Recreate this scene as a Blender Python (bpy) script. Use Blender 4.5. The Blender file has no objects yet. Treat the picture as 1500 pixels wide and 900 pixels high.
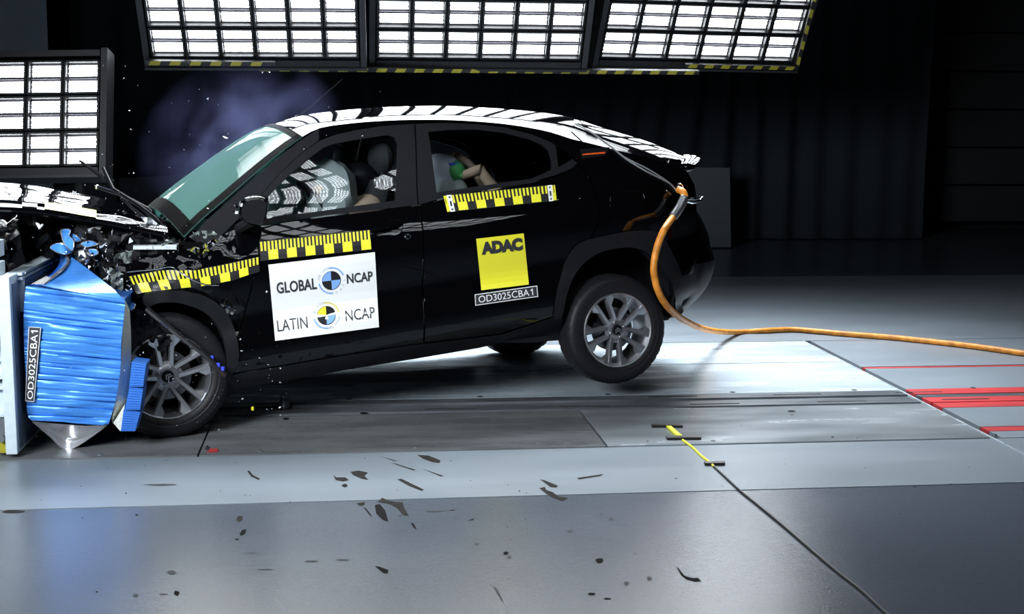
import bpy, bmesh, math, random
import numpy as np
from mathutils import Vector, Matrix, noise
from mathutils.geometry import delaunay_2d_cdt

# ------------------------------------------------------------------ camera, world, exposure
SC = bpy.context.scene
COL = SC.collection
FPX = 1930.0
CAMH = 1.72
M = np.array([[0.99217135, -0.00917931, 0.12454616],
              [-0.12450913, -0.14991916, 0.98082706],
              [0.00966854, -0.98865565, -0.14988841]])   # columns: image right, image down, forward
CAM = np.array([0.0, 0.0, CAMH])
cam = bpy.data.cameras.new('camera')
cam.sensor_width = 36.0
cam.lens = 36.0 * FPX / 1500.0
cam.clip_end = 100
cam_o = bpy.data.objects.new('camera', cam)
COL.objects.link(cam_o)
cam_o.matrix_world = Matrix([[M[0, 0], -M[0, 1], -M[0, 2], 0], [M[1, 0], -M[1, 1], -M[1, 2], 0],
                             [M[2, 0], -M[2, 1], -M[2, 2], CAMH], [0, 0, 0, 1]])
SC.camera = cam_o
SC.view_settings.view_transform = 'Standard'
SC.view_settings.look = 'None'
SC.view_settings.exposure = 0.0
SC.view_settings.gamma = 1.0
SC.view_settings.use_curve_mapping = False
SC.cycles.use_denoising = True
SC.cycles.max_bounces = 8
SC.cycles.transparent_max_bounces = 16
SC.cycles.volume_bounces = 0
SC.cycles.volume_step_rate = 2.0
SC.cycles.sample_clamp_indirect = 6.0
SC.cycles.caustics_reflective = False
SC.cycles.caustics_refractive = False
wd = bpy.data.worlds.new('hall_darkness')
SC.world = wd
wd.use_nodes = True
wd.node_tree.nodes['Background'].inputs[0].default_value = (0.55, 0.7, 1.0, 1)
wd.node_tree.nodes['Background'].inputs[1].default_value = 0.004
LED_VISIBLE = 28.0      # brightness of the lamp banks behind the car
LED_NEAR = 14.0        # brightness of the overhead banks on the camera side
BEAM_OVER_CAR = 360.0    # watts of the banks straight above the car, narrow beams
BEAM_FRONT = 18.0
BEAM_LEFT = 75.0  # watts of the unseen bank added at the near left
BEAM_DOOR = 14.0
LED_TINT = (0.90, 0.955, 1.0)

random.seed(7)

# ------------------------------------------------------------------ mapping helpers
def ray(px, py):
    return M @ np.array([px - 750, py - 450, FPX]) / FPX

def QY(px, py, Y):          # world point on the plane y = Y
    r = ray(px, py); return CAM + r * (Y / r[1])

def QX(px, py, X):
    r = ray(px, py); return CAM + r * (X / r[0])

def QZ(px, py, z=0.0):
    r = ray(px, py); return CAM + r * ((z - CAMH) / r[2])

# the car's own frame: x rearwards from the front hub, y (w) away from its left flank, z up
HF = CAM + ray(247, 552.5) * FPX * .326 / 92.5
HR = CAM + ray(907, 484) * FPX * .326 / 81.0
EX = (HR - HF) / np.linalg.norm(HR - HF)
EY = np.cross([0, 0, 1], EX); EY /= np.linalg.norm(EY)
EZ = np.cross(EX, EY)
_ph = math.radians(3.8)
EY, EZ = math.cos(_ph) * EY - math.sin(_ph) * EZ, math.cos(_ph) * EZ + math.sin(_ph) * EY
ORG = HF - .326 * EZ
CARM = Matrix([[EX[0], EY[0], EZ[0], ORG[0]], [EX[1], EY[1], EZ[1], ORG[1]], [EX[2], EY[2], EZ[2], ORG[2]], [0, 0, 0, 1]])
WMID = 0.87                 # half the car's width

def P(px, py, w):           # car-frame point on the lengthwise plane y = w
    r = ray(px, py); t = (w - (CAM - ORG) @ EY) / (r @ EY); p = CAM + t * r - ORG
    return np.array([p @ EX, p @ EY, p @ EZ])

def hermite(xs, ys, x):
    if x <= xs[0]: return ys[0]
    if x >= xs[-1]: return ys[-1] + (ys[-1] - ys[-2]) / (xs[-1] - xs[-2]) * (x - xs[-1])
    n = len(xs)
    i = max(j for j in range(n - 1) if xs[j] <= x)
    def tan(k):
        a, b = max(0, k - 1), min(n - 1, k + 1)
        return (ys[b] - ys[a]) / (xs[b] - xs[a])
    h = xs[i + 1] - xs[i]; t = (x - xs[i]) / h
    return ((2*t**3 - 3*t*t + 1) * ys[i] + (t**3 - 2*t*t + t) * h * tan(i) +
            (-2*t**3 + 3*t*t) * ys[i + 1] + (t**3 - t*t) * h * tan(i + 1))

PROF_H = [.18, .22, .27, .36, .44, .49, .53, .58, .68, .78, .86, .91, .96, 1.02, 1.09, 1.30, 1.50, 1.62]
PROF_W = [.14, .075, .040, .024, .020, .026, .042, .046, .028, .012, .012, .026, .048, .080, .122, .205, .300, .365]

def bodyh(x, z): return z - .083 * (x - .29)

def W(x, z):                # the flank of the car as a height field
    w = hermite(PROF_H, PROF_W, bodyh(x, z))
    if x < .2: w += .20 * ((.2 - x) / 1.0) ** 2
    if x > 2.75: w += .18 * ((x - 2.75) / .5) ** 2.2
    return w

def S(px, py, off=0.0, wf=None):      # where the sight line of a photo point meets the flank
    wf = wf or W
    prev = None
    best = None
    for k in range(0, 56):
        w = -.1 + k * .02
        p = P(px, py, w); g = w - wf(p[0], p[2])
        if best is None or abs(g) < best[0]: best = (abs(g), w)
        if prev is not None and prev[1] < 0 <= g:
            a, b = prev[0], w
            for _ in range(18):
                m = (a + b) / 2; q = P(px, py, m)
                if m - wf(q[0], q[2]) < 0: a = m
                else: b = m
            best = (0, (a + b) / 2); break
        prev = (w, g)
    p = P(px, py, best[1]); p[1] += off
    return p

# ------------------------------------------------------------------ materials
def mat(name, col, rough=.5, metal=0.0, coat=0.0, spec=.5, noise_amt=0.0, noise_scale=8.0, bump=0.0, bump_scale=60.0, trans=0.0, alpha=1.0, stretch=(1, 1, 1), rough_var=0.0):
    m = bpy.data.materials.new(name); m.use_nodes = True
    nt = m.node_tree; b = nt.nodes['Principled BSDF']
    b.inputs['Base Color'].default_value = (*col, 1)
    b.inputs['Roughness'].default_value = rough
    b.inputs['Metallic'].default_value = metal
    b.inputs['Coat Weight'].default_value = coat
    b.inputs['Coat Roughness'].default_value = .03
    b.inputs['Specular IOR Level'].default_value = spec
    b.inputs['Transmission Weight'].default_value = trans
    if noise_amt or bump or rough_var:
        tc = nt.nodes.new('ShaderNodeTexCoord')
        mp = nt.nodes.new('ShaderNodeMapping'); mp.inputs['Scale'].default_value = stretch
        nt.links.new(tc.outputs['Object'], mp.inputs[0])
    if noise_amt or rough_var:
        n = nt.nodes.new('ShaderNodeTexNoise'); n.inputs['Scale'].default_value = noise_scale; n.inputs['Detail'].default_value = 6
        nt.links.new(mp.outputs[0], n.inputs['Vector'])
    if noise_amt:
        r = nt.nodes.new('ShaderNodeValToRGB')
        a = [max(0, c * (1 - noise_amt)) for c in col]; e = [min(1, c * (1 + noise_amt)) for c in col]
        r.color_ramp.elements[0].position = .3; r.color_ramp.elements[1].position = .7
        r.color_ramp.elements[0].color = (*a, 1); r.color_ramp.elements[1].color = (*e, 1)
        nt.links.new(n.outputs['Fac'], r.inputs[0]); nt.links.new(r.outputs[0], b.inputs['Base Color'])
    if rough_var:
        mr = nt.nodes.new('ShaderNodeMapRange'); mr.inputs['From Min'].default_value = .3; mr.inputs['From Max'].default_value = .7
        mr.inputs['To Min'].default_value = max(.03, rough - rough_var); mr.inputs['To Max'].default_value = rough + rough_var
        nt.links.new(n.outputs['Fac'], mr.inputs[0]); nt.links.new(mr.outputs[0], b.inputs['Roughness'])
    if bump:
        n2 = nt.nodes.new('ShaderNodeTexNoise'); n2.inputs['Scale'].default_value = bump_scale; n2.inputs['Detail'].default_value = 3
        nt.links.new(mp.outputs[0], n2.inputs['Vector'])
        bp = nt.nodes.new('ShaderNodeBump'); bp.inputs['Strength'].default_value = bump; bp.inputs['Distance'].default_value = .01
        nt.links.new(n2.outputs['Fac'], bp.inputs['Height']); nt.links.new(bp.outputs[0], b.inputs['Normal'])
    return m

def glass_mat(name, tint, haze=0.0, haze_col=(.1, .2, .2), gloss_rough=.02, boost=1.0):
    m = bpy.data.materials.new(name); m.use_nodes = True
    nt = m.node_tree; nt.nodes.remove(nt.nodes['Principled BSDF'])
    out = nt.nodes['Material Output']
    t = nt.nodes.new('ShaderNodeBsdfTransparent'); t.inputs[0].default_value = (*tint, 1)
    g = nt.nodes.new('ShaderNodeBsdfGlossy'); g.inputs['Roughness'].default_value = gloss_rough
    # reflectance of a thin pane, the same from both faces
    ge = nt.nodes.new('ShaderNodeNewGeometry'); dt = nt.nodes.new('ShaderNodeVectorMath'); dt.operation = 'DOT_PRODUCT'
    nt.links.new(ge.outputs['Incoming'], dt.inputs[0]); nt.links.new(ge.outputs['Normal'], dt.inputs[1])
    def mth(op, a, b):
        n = nt.nodes.new('ShaderNodeMath'); n.operation = op
        for i, v in enumerate((a, b)):
            if isinstance(v, (int, float)): n.inputs[i].default_value = v
            else: nt.links.new(v, n.inputs[i])
        return n.outputs[0]
    schlick = mth('ADD', mth('MULTIPLY', mth('POWER', mth('SUBTRACT', 1.0, mth('ABSOLUTE', dt.outputs['Value'], 0.0)), 5.0), .94), .06)
    mx = nt.nodes.new('ShaderNodeMixShader')
    ma = nt.nodes.new('ShaderNodeMath'); ma.operation = 'MULTIPLY'; ma.inputs[1].default_value = boost; ma.use_clamp = True
    nt.links.new(schlick, ma.inputs[0]); nt.links.new(ma.outputs[0], mx.inputs[0])
    src = t
    if haze:
        d = nt.nodes.new('ShaderNodeBsdfDiffuse'); d.inputs[0].default_value = (*haze_col, 1)
        tl = nt.nodes.new('ShaderNodeBsdfTranslucent'); tl.inputs[0].default_value = (*haze_col, 1)
        ad = nt.nodes.new('ShaderNodeMixShader'); ad.inputs[0].default_value = .5
        nt.links.new(d.outputs[0], ad.inputs[1]); nt.links.new(tl.outputs[0], ad.inputs[2])
        m2 = nt.nodes.new('ShaderNodeMixShader'); m2.inputs[0].default_value = haze
        nt.links.new(t.outputs[0], m2.inputs[1]); nt.links.new(ad.outputs[0], m2.inputs[2]); src = m2
    nt.links.new(src.outputs[0], mx.inputs[1]); nt.links.new(g.outputs[0], mx.inputs[2])
    nt.links.new(mx.outputs[0], out.inputs[0])
    return m

def led_mat(name, strength):
    m = bpy.data.materials.new(name); m.use_nodes = True
    nt = m.node_tree; nt.nodes.remove(nt.nodes['Principled BSDF'])
    out = nt.nodes['Material Output']
    uv = nt.nodes.new('ShaderNodeTexCoord')
    sep = nt.nodes.new('ShaderNodeSeparateXYZ'); nt.links.new(uv.outputs['UV'], sep.inputs[0])
    def math_(op, a, b=None, c=None):
        n = nt.nodes.new('ShaderNodeMath'); n.operation = op
        for i, v in enumerate((a, b, c)):
            if v is None: continue
            if isinstance(v, (int, float)): n.inputs[i].default_value = v
            else: nt.links.new(v, n.inputs[i])
        return n.outputs[0]
    v5 = math_('MULTIPLY', sep.outputs[1], 5.0)
    row = math_('FLOOR', v5)
    odd = math_('MODULO', row, 2.0)
    u16 = math_('ADD', math_('MULTIPLY', sep.outputs[0], 15.5), math_('MULTIPLY', odd, .5))
    du = math_('SUBTRACT', math_('FRACT', u16), .5)
    dv = math_('SUBTRACT', math_('FRACT', v5), .5)
    d2 = math_('SQRT', math_('ADD', math_('MULTIPLY', du, du), math_('MULTIPLY', dv, dv)))
    mr = nt.nodes.new('ShaderNodeMapRange'); mr.interpolation_type = 'SMOOTHSTEP'
    mr.inputs['From Min'].default_value = .28; mr.inputs['From Max'].default_value = .38
    mr.inputs['To Min'].default_value = strength; mr.inputs['To Max'].default_value = .45
    nt.links.new(d2, mr.inputs[0])
    em = nt.nodes.new('ShaderNodeEmission'); em.inputs[0].default_value = (*LED_TINT, 1)
    nt.links.new(mr.outputs[0], em.inputs[1]); nt.links.new(em.outputs[0], out.inputs[0])
    return m

MAT = dict(
    paint=mat('black_car_paint', (.0015, .0015, .002), .25, 0, .9, 0.0),
    plastic=mat('matte_black_plastic', (.010, .0105, .013), .45, 0, 0, .14, bump=.05, bump_scale=300),
    trim=mat('satin_black_trim', (.006, .006, .008), .33, spec=.25),
    rubber=mat('tyre_rubber', (.010, .010, .012), .5, 0, 0, .22),
    interior=mat('dark_cabin', (.008, .008, .010), .7, spec=.12),
    frit=mat('black_glass_border', (.002, .002, .002), .6, spec=.02),
    seat=mat('seat_fabric', (.02, .02, .023), .85, bump=.2, bump_scale=200),
    alloy=mat('gunmetal_alloy', (.32, .325, .35), .4, .85),
    alloy_face=mat('machined_alloy', (.72, .73, .76), .34, 1.0),
    steel=mat('dull_steel', (.30, .31, .33), .35, .9),
    chrome=mat('chrome', (.75, .76, .78), .1, 1.0),
    primer=mat('grey_green_primer', (.20, .23, .22), .45, .1),
    white=mat('white_sticker', (.86, .87, .88), .4),
    yellow=mat('yellow_sticker', (.86, .80, .04), .4),
    black=mat('black_print', (.012, .012, .013), .45),
    darkprint=mat('dark_grey_print', (.035, .035, .04), .45),
    greyprint=mat('pale_grey_print', (.55, .57, .6), .5),
    blueprint=mat('light_blue_print', (.22, .42, .80), .4),
    paleyellow=mat('pale_yellow_print', (.72, .64, .12), .4),
    orange=mat('orange_rubber_sheath', (.78, .27, .03), .45, noise_amt=.35, noise_scale=18),
    orange_light=mat('orange_marker', (.75, .10, .01), .35),
    barrier_blue=mat('blue_aluminium_sheet', (.06, .26, .74), .3, .2, 0, .5, noise_amt=.12, noise_scale=3, stretch=(1, 1, 14), rough_var=.12),
    barrier_dark=mat('blue_honeycomb', (.03, .16, .58), .5),
    honeycomb=mat('honeycomb_edge', (.66, .67, .60), .6, 0, bump=.6, bump_scale=90),
    alu=mat('bent_aluminium', (.78, .79, .82), .25, .85),
    wallpaint=mat('pale_blue_painted_steel', (.60, .70, .76), .35, 0, 0, .5, noise_amt=.08, noise_scale=25),
    plateface=mat('scuffed_painted_plate', (.20, .26, .36), .25, .3, 0, .5, noise_amt=.15, noise_scale=12),
    lampblack=mat('lamp_frame_black', (.012, .012, .014), .45),
    lampgrey=mat('lamp_frame_grey', (.045, .045, .05), .4, .5),
    lamphouse=mat('lamp_reflector', (.05, .046, .06), .5, .2),
    hazard=mat('hazard_yellow', (.42, .38, .03), .5),
    curtain=mat('black_stage_curtain', (.028, .033, .041), .9, spec=.1),
    curtain2=mat('grey_blue_curtain', (.30, .36, .43), .9, spec=.1),
    doorpan=mat('dark_sectional_door', (.022, .024, .028), .6),
    board=mat('dark_grey_board', (.075, .082, .095), .6),
    hall=mat('dark_hall_wall', (.02, .02, .022), .8),
    dummy_tan=mat('dummy_tan_vinyl', (.50, .35, .25), .5),
    dummy_grey=mat('dummy_grey_suit', (.56, .59, .58), .75),
    dummy_green=mat('green_chalk_head', (.10, .50, .15), .5),
    lavender=mat('child_seat_shell', (.82, .84, .97), .5),
    bluetape=mat('blue_tape', (.03, .08, .75), .4),
    airbag=mat('airbag_cloth', (.26, .29, .29), .8),
    cable=mat('black_cable', (.012, .012, .012), .5),
    wire=mat('grey_wire', (.30, .31, .32), .35, .4),
    ytape=mat('yellow_cloth_tape', (.72, .68, .02), .5),
    floor=mat('painted_concrete', (.085, .102, .130), .22, 0, 0, .6, noise_amt=.03, noise_scale=1.6, bump=.13, bump_scale=150, stretch=(.5, 1, 1), rough_var=.02),
    floor2=mat('painted_concrete_strip', (.20, .235, .27), .34, 0, 0, .35, noise_amt=.06, noise_scale=2.2, bump=.06, bump_scale=120, stretch=(.4, 1.2, 1), rough_var=.06),
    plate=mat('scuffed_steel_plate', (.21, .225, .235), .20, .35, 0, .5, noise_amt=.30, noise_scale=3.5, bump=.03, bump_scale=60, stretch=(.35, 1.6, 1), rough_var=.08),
    plate_lit=mat('scuffed_steel_plate_lit', (.27, .30, .325), .22, .25, 0, .5, noise_amt=.22, noise_scale=3.2, bump=.03, bump_scale=60, stretch=(.35, 1.6, 1), rough_var=.08),  # same steel, paler colour standing in for light beyond the car's shadow
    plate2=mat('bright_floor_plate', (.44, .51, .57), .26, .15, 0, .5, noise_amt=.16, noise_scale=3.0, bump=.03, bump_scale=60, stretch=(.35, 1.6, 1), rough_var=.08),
    rail=mat('worn_rail_steel', (.17, .19, .21), .3, .5, noise_amt=.4, noise_scale=9, stretch=(.3, 2, 1)),
    groove=mat('dirty_groove', (.02, .02, .022), .8),
    red=mat('red_floor_paint', (.50, .045, .05), .4, noise_amt=.2, noise_scale=6, stretch=(.4, 2, 1)),
    stain=mat('oily_stain', (.030, .027, .025), .7, spec=.03, noise_amt=.5, noise_scale=40),
    darkstain=mat('dark_stain', (.010, .010, .011), .7, spec=.03),
    fade=mat('faint_stain', (.045, .048, .054), .6, spec=.1, noise_amt=.3, noise_scale=30),
    shard=mat('broken_glass', (.75, .8, .85), .15, .3),
    darkshard=mat('dark_fragments', (.02, .02, .022), .2, 0, .6),
    bluelight=mat('blue_marker', (.06, .09, .8), .3),
    side_glass=glass_mat('side_window_glass', (.84, .87, .88)),
    windshield=glass_mat('hazy_windshield_glass', (.40, .60, .57), .8, (.155, .32, .29), .03, .5),
    rearglass=glass_mat('dark_rear_glass', (.06, .07, .07)),
    led=led_mat('led_diodes', LED_VISIBLE),
    led_near=led_mat('led_diodes_overhead', LED_NEAR),
)

# ------------------------------------------------------------------ mesh helpers
class MB:
    def __init__(s): s.v = []; s.f = []; s.m = []; s.uv = {}
    def add(s, vs, fs, mi=0):
        o = len(s.v); s.v += [tuple(map(float, v)) for v in vs]
        for f in fs: s.f.append(tuple(i + o for i in f)); s.m.append(mi)
        return s
    def box(s, c, size, mi=0, rot=None):
        x, y, z = [k / 2 for k in size]
        vs = [Vector((a * x, b * y, d * z)) for a in (-1, 1) for b in (-1, 1) for d in (-1, 1)]
        if rot is not None: vs = [rot @ v for v in vs]
        vs = [v + Vector(c) for v in vs]
        return s.add(vs, [(0, 1, 3, 2), (4, 6, 7, 5), (0, 4, 5, 1), (2, 3, 7, 6), (0, 2, 6, 4), (1, 5, 7, 3)], mi)
    def hexa(s, a, b, mi=0):     # a, b: two quads (4 pts each) as opposite faces
        return s.add(list(a) + list(b), [(3, 2, 1, 0), (4, 5, 6, 7), (0, 1, 5, 4), (1, 2, 6, 5), (2, 3, 7, 6), (3, 0, 4, 7)], mi)
    def tube(s, pts, r, n=8, mi=0, cap=True):
        pts = [Vector(p) for p in pts]
        rr = r if isinstance(r, (list, tuple)) else [r] * len(pts)
        vs = []; up = Vector((.13, .21, .97)); prev = None
        for i, p in enumerate(pts):
            t = (pts[min(i + 1, len(pts) - 1)] - pts[max(i - 1, 0)]).normalized()
            a = t.cross(up) if prev is None else (prev - t * prev.dot(t))
            if a.length < 1e-4: a = t.cross(Vector((1, .3, 0)))
            a.normalize(); prev = a; b = t.cross(a)
            vs += [p + (a * math.cos(2 * math.pi * k / n) + b * math.sin(2 * math.pi * k / n)) * rr[i] for k in range(n)]
        fs = [(i * n + k, i * n + (k + 1) % n, (i + 1) * n + (k + 1) % n, (i + 1) * n + k) for i in range(len(pts) - 1) for k in range(n)]
        if cap: fs += [tuple(range(n - 1, -1, -1)), tuple((len(pts) - 1) * n + k for k in range(n))]
        return s.add(vs, fs, mi)
    def grid(s, rows, mi=0, close=False):
        n = len(rows[0]); vs = [p for r in rows for p in r]
        fs = [(i * n + k, i * n + (k + 1) % n, (i + 1) * n + (k + 1) % n, (i + 1) * n + k) for i in range(len(rows) - 1) for k in range(n if close else n - 1)]
        return s.add(vs, fs, mi)
    def lathe(s, prof, n=48, mi=0, axis='y', c=(0, 0, 0)):
        rows = []
        for r, a in prof:
            rows.append([(c[0] + r * math.cos(2 * math.pi * k / n), c[1] + a, c[2] + r * math.sin(2 * math.pi * k / n)) if axis == 'y' else
                         (c[0] + r * math.cos(2 * math.pi * k / n), c[1] + r * math.sin(2 * math.pi * k / n), c[2] + a) for k in range(n)])
        return s.grid(rows, mi, True)
    def prism(s, poly, d, mi=0):   # poly of 3D points, extruded by vector d
        n = len(poly); d = np.array(d); a = [np.array(p) for p in poly]
        return s.add(a + [p + d for p in a], [tuple(range(n - 1, -1, -1)), tuple(range(n, 2 * n))] + [(k, (k + 1) % n, n + (k + 1) % n, n + k) for k in range(n)], mi)
    def sphere(s, c, r, mi=0, n=16, m=10, dis=0.0, seed=0):
        rad = r if isinstance(r, (list, tuple)) else (r, r, r)
        rows = []
        for i in range(m + 1):
            th = math.pi * i / m
            row = []
            for k in range(n):
                u = Vector((math.sin(th) * math.cos(2 * math.pi * k / n), math.sin(th) * math.sin(2 * math.pi * k / n), math.cos(th)))
                q = 1 + (dis * noise.noise(u * 2.3 + Vector((seed, seed * 1.7, 0))) if dis else 0)
                row.append((c[0] + u.x * rad[0] * q, c[1] + u.y * rad[1] * q, c[2] + u.z * rad[2] * q))
            rows.append(row)
        return s.grid(rows, mi, True)
    def build(s, name, mats, parent=None, smooth=True, angle=35, bevel=0.0, sub=0, recalc=True):
        me = bpy.data.meshes.new(name)
        me.from_pydata(s.v, [], s.f)
        if not isinstance(mats, (list, tuple)): mats = [mats]
        for m in mats: me.materials.append(MAT[m] if isinstance(m, str) else m)
        me.polygons.foreach_set('material_index', s.m)
        if recalc:
            bm = bmesh.new(); bm.from_mesh(me)
            bmesh.ops.remove_doubles(bm, verts=bm.verts, dist=1e-6)
            bmesh.ops.recalc_face_normals(bm, faces=bm.faces)
            bm.to_mesh(me); bm.free()
        if smooth:
            me.polygons.foreach_set('use_smooth', [True] * len(me.polygons))
            me.set_sharp_from_angle(angle=math.radians(angle))
        me.update()
        o = bpy.data.objects.new(name, me); COL.objects.link(o)
        if parent: o.parent = parent
        if bevel:
            b = o.modifiers.new('edge', 'BEVEL'); b.width = bevel; b.segments = 2; b.limit_method = 'ANGLE'; b.angle_limit = math.radians(40)
        if sub:
            b = o.modifiers.new('sub', 'SUBSURF'); b.levels = sub; b.render_levels = sub
        return o

def tag(o, label=None, cat=None, group=None, kind=None):
    if label: o['label'] = label
    if cat: o['category'] = cat
    if group: o['group'] = group
    if kind: o['kind'] = kind
    return o

def empty(name, loc=(0, 0, 0), label=None, cat=None, group=None, matrix=None):
    o = bpy.data.objects.new(name, None); COL.objects.link(o); o.empty_display_size = .1
    if matrix is not None: o.matrix_world = matrix
    else: o.location = loc
    return tag(o, label, cat, group)

def copy_obj(o, parent):
    c = o.copy(); COL.objects.link(c); c.parent = parent
    for ch in list(o.children): copy_obj(ch, c)
    return c

def inpoly(x, y, poly):
    c = False; j = len(poly) - 1
    for i in range(len(poly)):
        if (poly[i][1] > y) != (poly[j][1] > y) and x < (poly[j][0] - poly[i][0]) * (y - poly[i][1]) / (poly[j][1] - poly[i][1]) + poly[i][0]: c = not c
        j = i
    return c

def spline(pts, n=6, closed=False):
    pts = [np.array(p, float) for p in pts]; out = []
    m = len(pts)
    for i in range(m if closed else m - 1):
        if closed: p0, p1, p2, p3 = pts[i - 1], pts[i], pts[(i + 1) % m], pts[(i + 2) % m]
        else: p0, p1, p2, p3 = pts[max(i - 1, 0)], pts[i], pts[i + 1], pts[min(i + 2, m - 1)]
        for k in range(n):
            t = k / n
            out.append(.5 * (2 * p1 + (p2 - p0) * t + (2 * p0 - 5 * p1 + 4 * p2 - p3) * t * t + (3 * p1 - p0 - 3 * p2 + p3) * t ** 3))
    if not closed: out.append(pts[-1])
    return out

def cdt(poly, holes=(), step=.05):
    """triangulate a 2D polygon with interior points: verts, faces, boundary loops"""
    loops = []
    for lp in [poly] + list(holes):
        q = []
        for i in range(len(lp)):
            a, b = np.array(lp[i][:2], float), np.array(lp[(i + 1) % len(lp)][:2], float)
            k = max(1, int(np.linalg.norm(b - a) / step))
            q += [tuple(a + (b - a) * t / k) for t in range(k)]
        loops.append(q)
    pts = []; edges = []
    for q in loops:
        o = len(pts); pts += q; edges += [(o + i, o + (i + 1) % len(q)) for i in range(len(q))]
    bd = np.array(pts)
    x0, y0 = bd.min(0); x1, y1 = bd.max(0)
    for i in range(int((x1 - x0) / step) + 1):
        for j in range(int((y1 - y0) / step) + 1):
            x, y = x0 + (i + .5) * step + .003 * (j % 2), y0 + (j + .5) * step
            if inpoly(x, y, loops[0]) and not any(inpoly(x, y, h) for h in loops[1:]) and np.min(np.hypot(bd[:, 0] - x, bd[:, 1] - y)) > step * .45: pts.append((x, y))
    r = delaunay_2d_cdt([Vector(p) for p in pts], edges, [], 1 if not holes else 0, 1e-6)
    vs = [(v.x, v.y) for v in r[0]]; fs = []
    for f in r[2]:
        cx = sum(vs[i][0] for i in f) / 3; cy = sum(vs[i][1] for i in f) / 3
        if inpoly(cx, cy, loops[0]) and not any(inpoly(cx, cy, h) for h in loops[1:]): fs.append(tuple(f))
    return vs, fs

def panel_mb(poly_xz, wf, off=0.0, thick=.018, holes=(), step=.05, mi=0, mb=None, dis=None, flip=False):
    mb = mb or MB()
    vs, fs = cdt(poly_xz, holes, step)
    def lift(x, z, d=0.0):
        w = wf(x, z) + off + d + (dis(x, z) if dis else 0)
        return (x, 2 * WMID - w if flip else w, z)
    n = len(vs)
    V = [lift(*v) for v in vs]
    F = list(fs)
    if thick:
        cnt = {}
        for f in fs:
            for i in range(3):
                e = (f[i], f[(i + 1) % 3]); cnt[tuple(sorted(e))] = cnt.get(tuple(sorted(e)), 0) + 1
        V += [lift(v[0], v[1], thick) for v in vs]
        F += [tuple(i + n for i in f[::-1]) for f in fs]
        F += [(a, b, b + n, a + n) for (a, b), c in cnt.items() if c == 1]
    mb.add(V, F, mi)
    return mb

def loc_xz(pts, wf=None):
    out = []
    for p in pts:
        if p[0] == 'L': out.append((p[1], p[2]))
        else:
            q = S(p[0], p[1], 0, wf); out.append((q[0], q[2]))
    return out

def body_panel(name, px, material, parent, off=0.0, thick=.018, holes=(), step=.05, dis=None, mirror=False, wf=None):
    poly = loc_xz(px, wf); hl = [loc_xz(h, wf) for h in holes]
    mb = panel_mb(poly, wf or W, off, thick, hl, step, dis=dis)
    o = mb.build(name, material, parent)
    if mirror:
        panel_mb(poly, wf or W, off, thick, hl, step * 1.6, flip=True).build(name, material, parent)
    return o

# ---- printed matter
_txt = {}
def text2d(s, bold=0.0, space=1.0):
    key = (s, bold, space)
    if key in _txt: return _txt[key]
    cu = bpy.data.curves.new('print', 'FONT'); cu.body = s; cu.size = 1; cu.offset = bold; cu.resolution_u = 3; cu.space_character = space
    o = bpy.data.objects.new('print', cu)
    me = o.to_mesh()
    vs = np.array([v.co[:2] for v in me.vertices]); fs = [tuple(p.vertices) for p in me.polygons]
    o.to_mesh_clear(); bpy.data.objects.remove(o); bpy.data.curves.remove(cu)
    mn = vs.min(0); mx = vs.max(0)
    _txt[key] = ((vs - mn) / (mx - mn), fs, (mx - mn)[0] / (mx - mn)[1])
    return _txt[key]

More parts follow.
